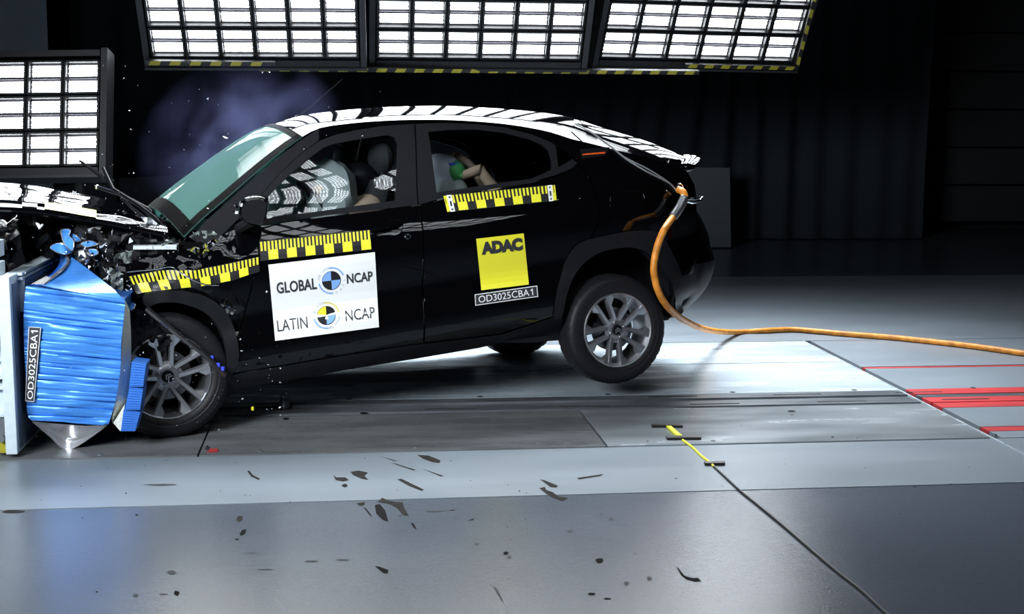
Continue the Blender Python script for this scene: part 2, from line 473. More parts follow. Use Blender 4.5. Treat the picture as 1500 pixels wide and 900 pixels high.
class Sheet:
    """a thin printed sheet lying on a surface; u to the right, v down, both 0..1 inside four photo corners"""
    def __init__(s, corners, surf, aspect, step=.03):
        s.c = [np.array(c, float) for c in corners]; s.surf = surf; s.mb = MB(); s.asp = aspect; s.step = step
    def at(s, u, v, off):
        tl, tr, br, bl = s.c
        p = (tl * (1 - u) + tr * u) * (1 - v) + (bl * (1 - u) + br * u) * v
        return s.surf(p[0], p[1], off)
    def base(s, mi, n=14, m=10, lo=-.0008, hi=-.0026):
        for o in (hi, lo):
            s.mb.grid([[s.at(i / n, j / m, o) for i in range(n + 1)] for j in range(m + 1)], mi)
        return s
    def poly(s, pts, mi, lift=-.0036):
        a = s.asp
        vs, fs = cdt([(x * a, y) for x, y in pts], (), .12)
        s.mb.add([s.at(x / a, y, lift) for x, y in vs], fs, mi); return s
    def rect(s, u0, v0, u1, v1, mi, lift=-.0036):
        n = max(1, int((u1 - u0) / .1)); m = max(1, int((v1 - v0) / .2))
        s.mb.grid([[s.at(u0 + (u1 - u0) * i / n, v0 + (v1 - v0) * j / m, lift) for i in range(n + 1)] for j in range(m + 1)], mi); return s
    def one(s, u0, v0, u1, v1, mi, lift=-.0050):      # the figure 1 with a flag and no foot
        w = u1 - u0; h = v1 - v0
        return s.poly([(u0 + .58 * w, v0), (u1, v0), (u1, v1), (u0 + .58 * w, v1), (u0 + .58 * w, v0 + .28 * h), (u0, v0 + .36 * h), (u0, v0 + .22 * h), (u0 + .3 * w, v0 + .12 * h)], mi, lift)
    def text(s, t, u0, v0, u1, v1, mi, bold=0.0, lift=-.0050, space=1.0):
        vs, fs, _ = text2d(t, bold, space)
        s.mb.add([s.at(u0 + (u1 - u0) * x, v1 + (v0 - v1) * y, lift) for x, y in vs], fs, mi); return s
    def ring(s, cu, cv, r0, r1, a0, a1, mi, lift=-.0044, n=20):   # radii in units of the sheet height; angles clockwise from up
        rows = []
        for r in (r0, r1):
            rows.append([s.at(cu + r * math.sin(math.radians(a0 + (a1 - a0) * k / n)) / s.asp, cv - r * math.cos(math.radians(a0 + (a1 - a0) * k / n)), lift) for k in range(n + 1)])
        s.mb.grid(rows, mi); return s
    def arc_text(s, t, cu, cv, r, a0, a1, size, mi, lift=-.0044, inward=False):
        for k, ch in enumerate(t):
            if ch == ' ': continue
            vs, fs, asp = text2d(ch)
            a = math.radians(a0 + (a1 - a0) * k / max(1, len(t) - 1))
            wdt = size * min(asp, 1.0)
            out = []
            for x, y in vs:
                tx = (x - .5) * wdt; ty = (y - .5) * size
                rr = r + (-ty if inward else ty)
                aa = a + (-tx if inward else tx) / r
                out.append(s.at(cu + rr * math.sin(aa) / s.asp, cv - rr * math.cos(aa), lift))
            s.mb.add(out, fs, mi)
        return s
    def build(s, name, mats, parent, recalc=False):
        return s.mb.build(name, mats, parent, smooth=False, recalc=recalc)

def scale_tape(name, corners, surf, periods, parent, label=None, ends=False, phase=0.0):
    sh = Sheet(corners, surf, 8.0); sh.base(0, 40, 4)
    for p in range(periods + 1):
        for k in range(5):
            u = (p + (k + .25) / 5 - phase) / periods; u1 = u + .5 / 5 / periods
            if u < 0 or u1 > 1: continue
            sh.rect(u, .03, u1, .5, 1)
        u0 = (p + .45 - phase) / periods; u1 = (p + .97 - phase) / periods
        u0, u1 = max(0, u0), min(1, u1)
        if u1 - u0 > .005: sh.rect(u0, .48, u1, .97, 1)
    mats = ['black', 'yellow', 'white']
    if ends:
        for u0, u1, yl in ((.028, .072, 0), (.93, .972, 1)):
            sh.rect(0 if not yl else u1, .03, u0 if not yl else 1, .97, 1, -.0040)
            sh.rect(u0, .0, u1, 1.0, 2, -.0044)
            for k, v in enumerate((.14, .52, .86)): sh.rect(u0 + .014, v - .05 - .1 * (k == 1), u1 - .014, v + .05 + .1 * (k == 1), 0, -.0052)
        sh.rect(.006, .2, .012, .5, 0, -.0046)
        sh.rect(.982, .03, .988, .5, 0, -.0046)
    o = sh.build(name, mats, parent)
    if label: o['label'] = label
    return o

#PART2
# ------------------------------------------------------------------ the hall
def slab(mb, x0, x1, y0, y1, mi, z=0.0, d=.03):
    mb.box(((x0 + x1) / 2, (y0 + y1) / 2, z - d / 2), (x1 - x0, y1 - y0, d), mi)

fl = MB()
FM = ['floor', 'floor2', 'plate', 'plate2', 'rail', 'groove', 'red', 'stain', 'darkstain', 'fade', 'plate_lit']
fl.box((0, 7, -.06), (28, 24, .06), 5)
XL, XR = -14.0, 14.0
slab(fl, XL, XR, -5, 5.64, 0)
slab(fl, XL, XR, 5.655, 6.455, 1)
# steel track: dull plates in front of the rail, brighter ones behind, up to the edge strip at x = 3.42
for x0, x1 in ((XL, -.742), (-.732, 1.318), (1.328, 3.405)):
    slab(fl, x0, x1, 6.485, 7.30, 10 if x0 > 1 else 2)  # right-hand plate takes the paler steel, its brighter light painted in
slab(fl, XL, 3.405, 7.345, 7.43, 4)
slab(fl, XL, 3.405, 7.455, 7.52, 4, z=-.006)
slab(fl, XL, 3.405, 7.535, 7.545, 4, z=.004)
slab(fl, XL, 3.405, 7.56, 7.665, 4)
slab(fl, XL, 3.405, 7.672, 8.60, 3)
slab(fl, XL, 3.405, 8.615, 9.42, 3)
slab(fl, 3.405, 3.415, 5.2, 9.42, 3, z=.004)
# beyond the track end: painted floor with red bands
slab(fl, 3.465, XR, 8.42, 9.42, 1); slab(fl, XL, XR, 9.435, 13.2, 1); slab(fl, XL, XR, 13.21, 19, 0)
slab(fl, 3.465, XR, 8.365, 8.395, 6)
slab(fl, 3.465, XR, 7.70, 8.355, 1)
slab(fl, 3.465, XR, 7.56, 7.70, 6); slab(fl, 3.465, XR, 7.47, 7.55, 4, z=-.003)
slab(fl, 3.465, XR, 7.335, 7.46, 6); slab(fl, 3.465, XR, 7.19, 7.315, 6)
slab(fl, 3.465, XR, 6.72, 7.18, 1); slab(fl, 3.465, XR, 6.62, 6.71, 6); slab(fl, 3.465, XR, 6.47, 6.61, 1)
# slots and bolts of the rail
for x in np.arange(-6.0, 3.4, .78):
    slab(fl, x, x + .30, 7.60, 7.615, 5, z=.002, d=.004); slab(fl, x + .2, x + .5, 7.385, 7.40, 5, z=.002, d=.004)
    fl.lathe([(.0, .003), (.016, .003), (.018, 0)], 10, 5, 'z', (x + .55, 7.70, 0)); fl.lathe([(.0, .003), (.012, .003), (.014, 0)], 10, 4, 'z', (x + .1, 6.54, 0))
# marks on the paint: outlines as seen on the floor
def mark(px, mi, z=.0012):
    q = [QZ(*p) for p in px]
    vs, fs = cdt([(p[0], p[1]) for p in q], (), .2)
    fl.add([(x, y, z) for x, y in vs], fs, mi)
def oval(cx, cy, rx, ry, mi, ang=0, k=9):
    pts = []
    for i in range(k):
        a = 2 * math.pi * i / k; r = random.uniform(.75, 1.15)
        x, y = rx * r * math.cos(a), ry * r * math.sin(a); c, s = math.cos(ang), math.sin(ang)
        pts.append((cx + x * c - y * s, cy + x * s + y * c))
    mark(pts, mi)
mark([(611, 667), (628, 668), (645, 675), (644, 679), (634, 678), (620, 673)], 7)
mark([(513, 692), (525, 690), (539, 693), (534, 698), (540, 704), (530, 702), (518, 697)], 7)
mark([(488, 697), (493, 700), (506, 700), (511, 704), (503, 706), (492, 704)], 7); oval(505, 712, 5, 3, 7)
mark([(582, 703), (588, 702), (621, 718), (618, 720), (600, 713)], 7)
mark([(574, 679), (580, 680), (609, 689), (606, 690)], 7); mark([(618, 687), (650, 698), (646, 699)], 7); mark([(556, 669), (583, 676), (578, 676)], 7)
mark([(362, 691), (365, 690), (371, 697), (381, 702), (379, 704), (368, 699)], 7)
mark([(791, 703), (797, 704), (817, 712), (815, 715), (806, 714)], 7)
mark([(790, 716), (798, 714), (800, 718), (810, 722), (818, 728), (832, 730), (824, 735), (812, 731), (800, 724)], 7)
mark([(845, 701), (884, 695), (880, 698), (848, 703)], 7)
mark([(549, 741), (556, 739), (564, 748), (569, 765), (560, 762), (551, 753)], 8)
mark([(553, 736), (560, 730), (572, 735), (590, 737), (592, 745), (599, 757), (590, 755), (582, 745), (570, 739)], 7)
mark([(522, 738), (535, 736), (533, 741), (527, 742)], 7); mark([(533, 744), (536, 745), (545, 757), (542, 756)], 8); mark([(601, 766), (606, 768), (611, 777), (606, 774)], 8)
mark([(625, 749), (652, 748), (651, 750), (626, 751)], 9); mark([(657, 748), (668, 747), (663, 749)], 7)
mark([(685, 763), (695, 760), (693, 763)], 8)
oval(351, 761, 5, 5, 7); mark([(351, 783), (355, 777), (361, 776), (359, 783), (353, 786)], 8); oval(347, 791, 3, 1.5, 8)
mark([(549, 830), (556, 831), (569, 836), (568, 841), (561, 840)], 8)
mark([(991, 831), (994, 833), (1002, 844), (1014, 848), (1022, 847), (1027, 852), (1018, 853), (1006, 850), (998, 844)], 8)
oval(741, 811, 4, 3, 8); oval(746, 817, 3, 2.5, 9); oval(878, 822, 6, 4, 8); oval(867, 871, 6, 2, 8); oval(890, 878, 5, 1.5, 8)
mark([(723, 861), (727, 862), (738, 882), (734, 880)], 9)
oval(251, 839, 7, 3.5, 9); oval(259, 870, 5, 4, 8); oval(199, 873, 4, 2, 9); oval(240, 871, 7, 1, 9)
oval(918, 855, 4, 3, 9); oval(951, 848, 4, 3, 9); oval(895, 761, 4, 2.5, 9); oval(834, 779, 4, 2.5, 9); oval(698, 798, 4, 2, 9)
oval(200, 755, 2.5, 1.2, 8); oval(368, 811, 10, .8, 9); oval(388, 835, 11, .9, 9); oval(457, 823, 11, 1.2, 9); oval(502, 821, 11, 1.2, 9)
oval(1160, 603, 6, 1.4, 8); oval(1160, 608, 4, 1, 9); oval(1220, 641, 3, .8, 8); oval(142, 868, 2, 1.2, 8); oval(419, 614, 5, 2, 8); oval(533, 606, 6, 1.5, 8)
oval(235, 711, 26, 1.6, 9); oval(20, 750, 18, 2.5, 7)
for _ in range(70):
    oval(random.uniform(0, 1500), random.uniform(672, 880), random.uniform(.7, 1.8), random.uniform(.5, 1), random.choice((8, 9)), k=5)
for _ in range(26):
    oval(random.uniform(350, 1250), random.uniform(505, 650), random.uniform(.8, 3), random.uniform(.4, .8), random.choice((8, 9)), k=5)
tag(fl.build('floor', FM, smooth=False, recalc=False), kind='structure')

def struct(name, mb, m, **k):
    return tag(mb.build(name, m, **k), kind='structure')
struct('ceiling', MB().box((0, 7, 8.6), (28, 25, .2)), 'hall', smooth=False)
struct('wall_left', MB().box((-13.9, 7, 4.25), (.2, 25, 8.5)), 'hall', smooth=False)
struct('wall_right', MB().box((13.9, 7, 4.25), (.2, 25, 8.5)), 'hall', smooth=False)
struct('wall_back', MB().box((0, 19.0, 4.25), (28, .2, 8.5)), 'hall', smooth=False)
struct('wall_front', MB().box((0, -5.1, 4.25), (28, .2, 8.5)), 'hall', smooth=False)
# sectional door far right
dm = MB()
zs = [.12 + .545 * k for k in range(13)]
for a, b in zip(zs[:-1], zs[1:]):
    dm.box((10.6, 18.3, (a + b) / 2), (5.6, .05, b - a - .03), 0)
    for x in (8.55, 10.0, 12.5): dm.box((x, 18.26, a), (.09, .03, .09), 1)
struct('door_1', dm, ['doorpan', 'lampblack'], smooth=False)

# ---- curtains
def curtain(name, x0, x1, y, z0, z1, m, label, amp=.09, lam=.42, seed=0, lean=None):
    rows = []; n = int((x1 - x0) / .045); nz = 12
    for j in range(nz + 1):
        z = z0 + (z1 - z0) * j / nz
        row = []
        for i in range(n + 1):
            x = x0 + (x1 - x0) * i / n
            ph = 2 * math.pi * x / lam + 2.2 * noise.noise(Vector((x * .9, seed, z * .12)))
            a = amp * (.55 + .6 * noise.noise(Vector((x * .5 + 9, seed, 3))))
            d = a * math.sin(ph) + .05 * noise.noise(Vector((x * 3, z * .5, seed)))
            xx = x
            if lean and lean[0] < x < lean[1]: xx = x + (z - 2.2) * .12 * math.sin((x - lean[0]) / (lean[1] - lean[0]) * math.pi)
            row.append((xx, y + d, z))
        rows.append(row)
    mb = MB(); mb.grid(rows)
    mb.grid([[(p[0], p[1] + .012, p[2]) for p in r] for r in rows])
    return tag(mb.build(name, m, recalc=False, angle=80), label, 'curtain')
curtain('stage_curtain', -3.33, 7.75, 16.95, .02, 7.5, 'curtain', 'black pleated stage curtain across the back of the hall behind the car', seed=1, lean=(3.2, 5.2))
curtain('stage_curtain', -8.0, -3.22, 15.2, .02, 7.5, 'curtain2', 'grey blue curtain above the low floodlight bank at the far left edge', amp=.05, lam=.55, seed=4)
# ---- grey boards standing on the floor at the back
def board(px0, px1, ytop, Y, label):
    a = QY(px0, ytop[0], Y); b = QY(px1, ytop[1], Y)
    e = empty('floor_board', ((a[0] + b[0]) / 2, Y, 0), label, 'board', 'grey boards along the back curtain')
    cx = (a[0] + b[0]) / 2
    pts = [(a[0] - cx, 0, .02), (b[0] - cx + .05, 0, .02), (b[0] - cx, 0, b[2]), (a[0] - cx, 0, a[2])]
    MB().prism(pts, (0, .06, 0)).build('panel_sheet', 'board', e, smooth=False)
    for x in (a[0] - cx + .2, b[0] - cx - .2):
        MB().box((x, .22, .03), (.06, .42, .04)).tube([(x, .06, .7), (x, .38, .04)], .015).build('foot', 'lampblack', e, smooth=False)
board(1000, 1069, (245, 246), 15.9, 'dark grey board standing on the floor behind the tail of the car')
board(174, 420, (262, 247), 15.9, 'dark grey board at the back, seen behind the smoke and windscreen')
board(-20, 168, (287, 263), 15.9, 'dark grey board at the back, seen just above the buckled bonnet')

# ------------------------------------------------------------------ floodlight banks
def led_mesh(w, h, z, m):
    me = bpy.data.meshes.new('led_strip')
    me.from_pydata([(0, 0, z), (w, 0, z), (w, h, z), (0, h, z)], [], [(0, 1, 2, 3)])
    uv = me.uv_layers.new(name='UVMap')
    for i, c in enumerate(((0, 0), (1, 0), (1, 1), (0, 1))): uv.data[i].uv = c
    me.materials.append(MAT[m]); me.update()
    return me

def lamp_bank(name, origin, u, v, cols, rows, pu, pv, label, led='led', hang=None, posts=None, group='floodlight banks', beam=None):
    u = Vector(u).normalized(); v = Vector(v); v = (v - u * v.dot(u)).normalized(); n = u.cross(v)
    o = Vector(origin)
    mtx = Matrix([[u.x, v.x, n.x, o.x], [u.y, v.y, n.y, o.y], [u.z, v.z, n.z, o.z], [0, 0, 0, 1]])
    e = empty(name, label=label, cat='floodlight bank', group=group, matrix=mtx)
    Wd, Hd = cols * pu, rows * pv; fw = .05
    fr = MB()
    fr.box((Wd / 2, Hd / 2, -.16), (Wd + .1, Hd + .14, .03), 0)
    for x in (-fw / 2 - .01, Wd + fw / 2 + .01): fr.box((x, Hd / 2 + .0, -.05), (fw, Hd + .17, .2), 1)
    fr.box((Wd / 2, -.04, -.05), (Wd, .06, .2), 0); fr.box((Wd / 2, Hd + .045, -.05), (Wd, .05, .2), 0)
    fr.box((Wd / 2, -.082, -.04), (Wd + 2 * fw + .02, .022, .22), 1)
    fr.build('frame', ['lampblack', 'lampgrey'], e, smooth=False)
    proto = None
    hm = MB()
    b = .016
    hm.box((pu / 2, pv / 2, -.10), (pu - .01, pv - .014, .02), 0)
    hm.box((b / 2 + .004, pv / 2, -.03), (b, pv - .016, .13), 1); hm.box((pu - b / 2 - .004, pv / 2, -.03), (b, pv - .016, .13), 1)
    hm.box((pu / 2, b / 2 + .006, -.03), (pu - .02, b, .13), 1); hm.box((pu / 2, pv - b / 2 - .006, -.03), (pu - .02, b, .13), 1)
    hm.box((pu / 2, pv / 2, -.04), (pu - .04, .014, .10), 0)
    for r in range(rows):
        for c in range(cols):
            if proto is None:
                proto = hm.build('lamp_module', ['lamphouse', 'lampblack'], e, smooth=False)
                me = led_mesh(pu * .80, pv * .33, -.02, led)
                for y in (.115, .555):
                    s = bpy.data.objects.new('led_strip', me); COL.objects.link(s); s.parent = proto; s.location = (pu * .10, pv * y, 0)
            else:
                q = copy_obj(proto, e); q.location = (c * pu, r * pv, 0)
    if beam:            # the lamps' own light, a beam along the bank's axis
        ld = bpy.data.lights.new('lamp_beam', 'AREA'); ld.shape = 'RECTANGLE'; ld.size = Wd; ld.size_y = Hd; ld.energy = beam[0]; ld.spread = math.radians(beam[1]); ld.color = LED_TINT
        lo = bpy.data.objects.new('lamp_beam', ld); COL.objects.link(lo); lo.parent = e; lo.location = (Wd / 2, Hd / 2, .06); lo.rotation_euler = (0, math.pi, 0)
    if hang:
        for x in hang:
            a = Vector((x, .35, -.18)); top = mtx.inverted() @ Vector(((mtx @ a).x, (mtx @ a).y, 8.5))
            MB().tube([a, top], .02).build('hanger_rod', 'lampgrey', e)
    if posts:
        for x in posts:
            a = Vector((x, .2, -.2)); wa = mtx @ a; ft = mtx.inverted() @ Vector((wa.x, wa.y + .05, .0))
            MB().tube([a, ft], .035).build('post', 'lampblack', e)
    return e, mtx, Wd, Hd

def bank_px(bl, br, Yl, Yr, v, cols, rows, pv, label, **k):
    a = QY(*bl, Yl); b = QY(*br, Yr); d = b - a
    return lamp_bank('floodlight_bank', a, d, v, cols, rows, np.linalg.norm(d) / cols, pv, label, **k)
UPV = (0, -.518, .856)
B1 = bank_px((222.5, 82.5), (526.5, 83.5), 11.45, 11.40, UPV, 6, 7, .282, 'bank of white diode floodlights hanging above the windscreen, leftmost of the hanging three', hang=(.3, 1.5))
B2 = bank_px((551, 83.5), (850, 86.5), 11.75, 11.75, UPV, 6, 7, .288, 'bank of white diode floodlights hanging above the car roof, middle one of three', hang=(.3, 1.5))
B3 = bank_px((877, 83.0), (1160, 89.5), 12.2, 12.4, UPV, 6, 7, .290, 'bank of white diode floodlights hanging above the tail, edged by hazard tape on its right', hang=(.3, 1.5))
B4 = bank_px((-125, 249), (146, 245), 10.85, 10.7, (0, .26, .966), 5, 3, .288, 'low bank of white diode floodlights behind the buckled bonnet', posts=(.3, 1.2))

def hazard_beam(name, p0, p1, h, d, parent_label, cat='beam', step=.165, up=(0, -.35, .94)):
    p0, p1 = Vector(p0), Vector(p1); L = (p1 - p0).length; u = (p1 - p0) / L
    up = Vector(up); up = (up - u * up.dot(u)).normalized(); n = u.cross(up)
    mb = MB()
    mb.hexa([p0 - n * d, p1 - n * d, p1 - n * d + up * h, p0 - n * d + up * h], [p0, p1, p1 + up * h, p0 + up * h], 0)
    x = .02
    while x + step * .6 < L:
        sl = h * .5
        mb.add([p0 + u * x + n * .002, p0 + u * (x + step * .52) + n * .002, p0 + u * min(L, x + step * .52 + sl) + up * h + n * .002, p0 + u * min(L, x + sl) + up * h + n * .002], [(0, 1, 2, 3)], 1)
        x += step
    return tag(mb.build(name, ['black', 'hazard'], smooth=False, recalc=False), parent_label, cat, 'hazard beams under the floodlights')
hazard_beam('hazard_beam', QY(214, 95.5, 11.35), QY(404, 97, 11.35), .036, .05, 'short yellow and black hazard beam under the left end of the hanging floodlights')
hazard_beam('hazard_beam', QY(377, 104.5, 11.6), QY(1024, 109.5, 11.9), .034, .05, 'long yellow and black hazard beam under the middle hanging floodlight bank')
hazard_beam('hazard_beam', QY(1004, 99.5, 12.2), QY(1167, 103, 12.35), .036, .05, 'short yellow and black hazard beam under the right hand end of the floodlights')
_a = QY(1170, 99, 12.35); hazard_beam('hazard_beam', _a, _a + np.array((0.02, -.518, .856)) * 1.5, .034, .05, 'sloping yellow and black hazard beam up the right edge of the floodlights', up=(-1, 0, 0))

# overhead banks between the camera and the car, lighting the near flank; the left one is added
def overhead(cx, cy, cz, n, cols, rows, pu, label, yaw=0.0, beam=None):
    n = Vector(n).normalized(); u = Vector((math.cos(yaw), math.sin(yaw), 0)); v = n.cross(u).normalized(); u = v.cross(n)
    o = Vector((cx, cy, cz)) - u * cols * pu / 2 - v * rows * pu * .48
    lamp_bank('floodlight_bank', o, u, v, cols, rows, pu, pu * .96, label, led='led_near', beam=beam)
overhead(.38, 4.53, 4.3, (.08, .22, -.96), 6, 5, .42, 'overhead bank of floodlights above the near side of the front wheel', yaw=-.87)
overhead(2.8, 3.95, 4.3, (-.12, .5, -.86), 5, 2, .42, 'long narrow overhead bank of floodlights on the near side of the rear door', yaw=-.6)
overhead(-3.3, 2.5, 3.0, (.50, .80, -.34), 5, 4, .45, 'added unseen bank of floodlights at the near left, brightening flank and barrier', yaw=-.55, beam=(BEAM_LEFT, 60))  # key light added out of view, placed to leave no reflection in the flank
overhead(.5, 10.4, 4.7, (0, -.42, -1), 13, 4, .5, 'large overhead bank of floodlights straight above the car', beam=(BEAM_OVER_CAR, 68))
#PART3
def poly_curve2(pts, n):
    pts = [np.array(p) for p in spline(pts, 6)]
    d = np.concatenate([[0], np.cumsum([np.linalg.norm(b - a) for a, b in zip(pts[:-1], pts[1:])])]); d /= d[-1]
    return [np.array([np.interp(t, d, [p[k] for p in pts]) for k in range(len(pts[0]))]) for t in np.linspace(0, 1, n)]

# ------------------------------------------------------------------ the deformable barrier on its steel wall
XB = -1.60; YN = 6.50
wall = empty('barrier_wall', (XB, YN, 0), 'pale painted steel barrier plate standing on the floor at the left edge', 'barrier wall')
wall_l = lambda p: tuple(np.array(p) - np.array((XB, YN, 0)))
top_n = QY(17, 406, YN)
zt = top_n[2]
pl = MB()
pl.hexa([wall_l(p) for p in ((XB - .055, YN, .02), (XB - .055, 9.0, .02), (XB - .055, 9.0, zt), (XB - .055, YN, zt))],
        [wall_l(p) for p in ((XB, YN, .02), (XB, 9.0, .02), (XB, 9.0, zt), (XB, YN, zt))], 0)
pl.build('mounting_plate', 'wallpaint', wall, smooth=False, bevel=.004)
fc = MB(); fc.box(wall_l((XB + .003, (YN + 9.0) / 2 + .01, zt / 2)), (.004, 2.44, zt - .08), 0)
fc.build('plate_face', 'plateface', wall, smooth=False)
lg = MB(); lg.box(wall_l((XB + .012, 7.45, zt - .115)), (.02, 1.55, .15), 0); lg.box(wall_l((XB + .012, 7.45, zt - .028)), (.024, 1.6, .012), 1); lg.box(wall_l((XB + .012, 7.45, zt - .006)), (.024, 1.6, .012), 1); lg.box(wall_l((XB + .012, 6.68, zt - .115)), (.03, .015, .16), 1)
lg.build('clamp_strip', ['plateface', 'wallpaint'], wall, smooth=False)
for k in range(5):
    y = 6.80 + .14 * k
    MB().tube([wall_l((XB + .02, y, zt - .125)), wall_l((XB + .05, y, zt - .125))], .012, 8).tube([wall_l((XB + .05, y, zt - .125)), wall_l((XB + .085, y, zt - .125))], .006, 6).build('bolt', 'steel', wall)
# beams of the carrier behind the plate
for k, (z0, z1) in enumerate(((.98, 1.06), (.82, .955), (.64, .79), (.40, .50), (.20, .36))):
    b = MB(); b.box(wall_l((XB - .75, 6.62, (z0 + z1) / 2)), (1.38, .12, z1 - z0)); b.box(wall_l((XB - .75, 6.55, z0 + .012)), (1.38, .05, .02)); b.box(wall_l((XB - .75, 6.55, z1 - .012)), (1.38, .05, .02))
    b.build('carrier_beam', 'wallpaint', wall, smooth=False, bevel=.003)
for x in (-.5, -1.2):
    MB().box(wall_l((XB + x, 7.0, .62)), (.1, .6, .9)).build('carrier_post', 'lampblack', wall, smooth=False)
cs = MB(); cs.lathe([(.0, -.03), (.05, -.03), (.075, -.025), (.075, .025), (.05, .03), (0, .03)], 24, 0, 'y', wall_l((XB - .075, 6.56, .095)))
cs.build('castor_wheel', 'hazard', wall)
cb = MB(); cb.prism([wall_l((XB - .15, 6.515, .10)), wall_l((XB - .0, 6.515, .10)), wall_l((XB - .05, 6.515, .20)), wall_l((XB - .10, 6.515, .20))], (0, .012, 0)); cb.lathe([(.0, -.012), (.018, -.012), (.018, .0), (0, 0)], 12, 0, 'y', wall_l((XB - .075, 6.51, .10)))
cb.build('castor_bracket', 'steel', wall, smooth=False)

YB = 6.60
barrier = empty('deformable_barrier', (-1.3, YB, .2), 'crushed blue honeycomb crash barrier block bolted to the steel plate', 'crash barrier')
bl = lambda p: tuple(np.array(p) - np.array((-1.3, YB, .2)))
face = [(38, 419), (80, 424), (130, 431), (182, 439), (184, 447), (178, 500), (176, 545), (170, 585), (164, 612), (160, 622), (120, 622), (80, 618), (47, 615), (40, 605), (38, 560), (35, 500), (35, 450)]
fq = [QY(*p, YB) for p in face]
# the sheets are stacked: each layer bulges a little, with a dark seam below it
LEFT = [(38, 419), (35, 450), (35, 500), (38, 560), (40, 605), (46, 616)]; RIGHT = [(182, 439), (183, 450), (178, 500), (176, 545), (169, 588), (159, 622)]
Lc, Rc = poly_curve2(LEFT, 241), poly_curve2(RIGHT, 241)
random.seed(3)
cuts = [0.0]
while cuts[-1] < 1: cuts.append(cuts[-1] + random.choice((.028, .034, .045, .058, .07)))
mb = MB(); rows = []
for j in range(241):
    t = j / 240
    k = max(i for i in range(len(cuts)) if cuts[i] <= t); fr_ = (t - cuts[k]) / (cuts[k + 1] - cuts[k])
    row = []
    for i in range(41):
        u = i / 40; p = Lc[j] * (1 - u) + Rc[j] * u
        open_ = max(0.0, .5 + 1.4 * noise.noise(Vector((k * 4.7, u * 2.2, 0))))
        bul = .005 * math.sin(math.pi * min(1, fr_ * 1.02)) ** .5 * (.5 + open_) - (.014 * open_ if fr_ < .10 and j > 3 else 0)
        d = -bul + .007 * noise.noise(Vector((u * 3, k * 1.7, 5))) + .022 * noise.noise(Vector((u * 2, t * 4, 2))) - .02 * math.sin(math.pi * u) * math.sin(math.pi * t)
        dents = .003 * noise.noise(Vector((u * 4, t * 45, 8)))
        row.append(bl(QY(p[0], p[1], YB + d + dents)))
    rows.append(row)
mb.grid(rows)
mb.build('side_sheet', 'barrier_blue', barrier, angle=75, recalc=False)
# honeycomb body behind the sheet: depth one metre away from the camera
def qb(px, py, y=0.0): p = QY(px, py, YB); return np.array((p[0], YB + y, p[2]))
core = MB()
ring = [(40, 424), (90, 430), (178, 442), (174, 500), (172, 545), (166, 585), (158, 618), (100, 616), (48, 611), (38, 560)]
a = [bl(qb(*p, .03)) for p in ring]; b = [bl(qb(*p, 1.0)) for p in ring]
core.add(a + b, [tuple(range(len(ring))), tuple(range(2 * len(ring) - 1, len(ring) - 1, -1))] + [(k, (k + 1) % len(ring), len(ring) + (k + 1) % len(ring), len(ring) + k) for k in range(len(ring))])
core.build('honeycomb_core', 'barrier_dark', barrier, smooth=False)
# front edge of crushed honeycomb facing the car
he = MB(); L1 = [(184, 440), (181, 470), (178, 520), (175, 550), (170, 585), (164, 615)]; L2 = [(190, 455), (192, 490), (192, 525), (190, 560), (184, 595), (166, 622)]
rows = []
for (x0, y0), (x1, y1) in zip(spline(L1, 4), spline(L2, 4)):
    rows.append([bl(QY(x0 + (x1 - x0) * t, y0 + (y1 - y0) * t, YB - .005 + .10 * t + .012 * noise.noise(Vector((t * 5, y0 * .06, 0))))) for t in np.linspace(0, 1, 6)])
he.grid(rows); he.grid([[tuple(np.array(p) + np.array((-.01, .03, 0))) for p in r] for r in rows])
he.build('crushed_edge', 'honeycomb', barrier)
# bumper element hanging in front of the front wheel
be = MB()
for (y0, y1, x0a, x1a, x0b, x1b, o) in ((531, 567, 193, 214, 189, 209.5, 0), (567, 601, 189.5, 209.5, 183, 205, .01), (601, 632, 181, 205.5, 177, 198, .02)):
    q0 = [QY(x0a, y0, 6.56 + o), QY(x1a, y0 + 3, 6.56 + o), QY(x1b, y1, 6.56 + o), QY(x0b, y1, 6.56 + o)]
    be.hexa([bl(p) for p in q0], [bl(p + np.array((0, .14, 0))) for p in q0], 0)
    n = 9
    for k in range(n):
        t = (k + .5) / n
        a = q0[0] * (1 - t) + q0[3] * t; b = q0[1] * (1 - t) + q0[2] * t
        be.tube([bl(a + (0, -.001, 0)), bl((a + b) / 2 + (0, -.003, .002)), bl(b + (0, -.001, 0))], .0022, 4, 0)
be.build('bumper_element', 'barrier_dark', barrier, smooth=False)
hb = MB(); q0 = [QY(166, 620, 6.6), QY(183, 592, 6.6), QY(178, 631, 6.6), QY(176, 632, 6.6)]
hb.hexa([bl(p) for p in q0], [bl(p + np.array((0, .12, 0))) for p in q0]); hb.build('bumper_element_edge', 'honeycomb', barrier, smooth=False)
# top cover sheet: flat on the block, torn up and folded at the middle
def qz_on(px, py, z): r = ray(px, py); return CAM + r * ((z - CAMH) / r[2])
tc = MB()
ztop = QY(60, 422, YB)[2]
outl = [(63, 418), (84, 400), (98, 388), (105, 377), (118, 386), (140, 403), (168, 425), (181, 439), (150, 435), (110, 428), (80, 422)]
def topz(px, py): return ztop + .02 - .085 * max(0, (px - 60) / 120)
for d in (0, -.006):
    vs, fs = cdt(outl, (), 7.0)
    tc.add([bl(QY(x, y, YB - .01 + .42 * max(0, (430 - y) / 55) ** 1.1) + np.array((0, -d, d))) for x, y in vs], fs, 0)
tc.build('top_sheet', 'barrier_blue', barrier, recalc=False)
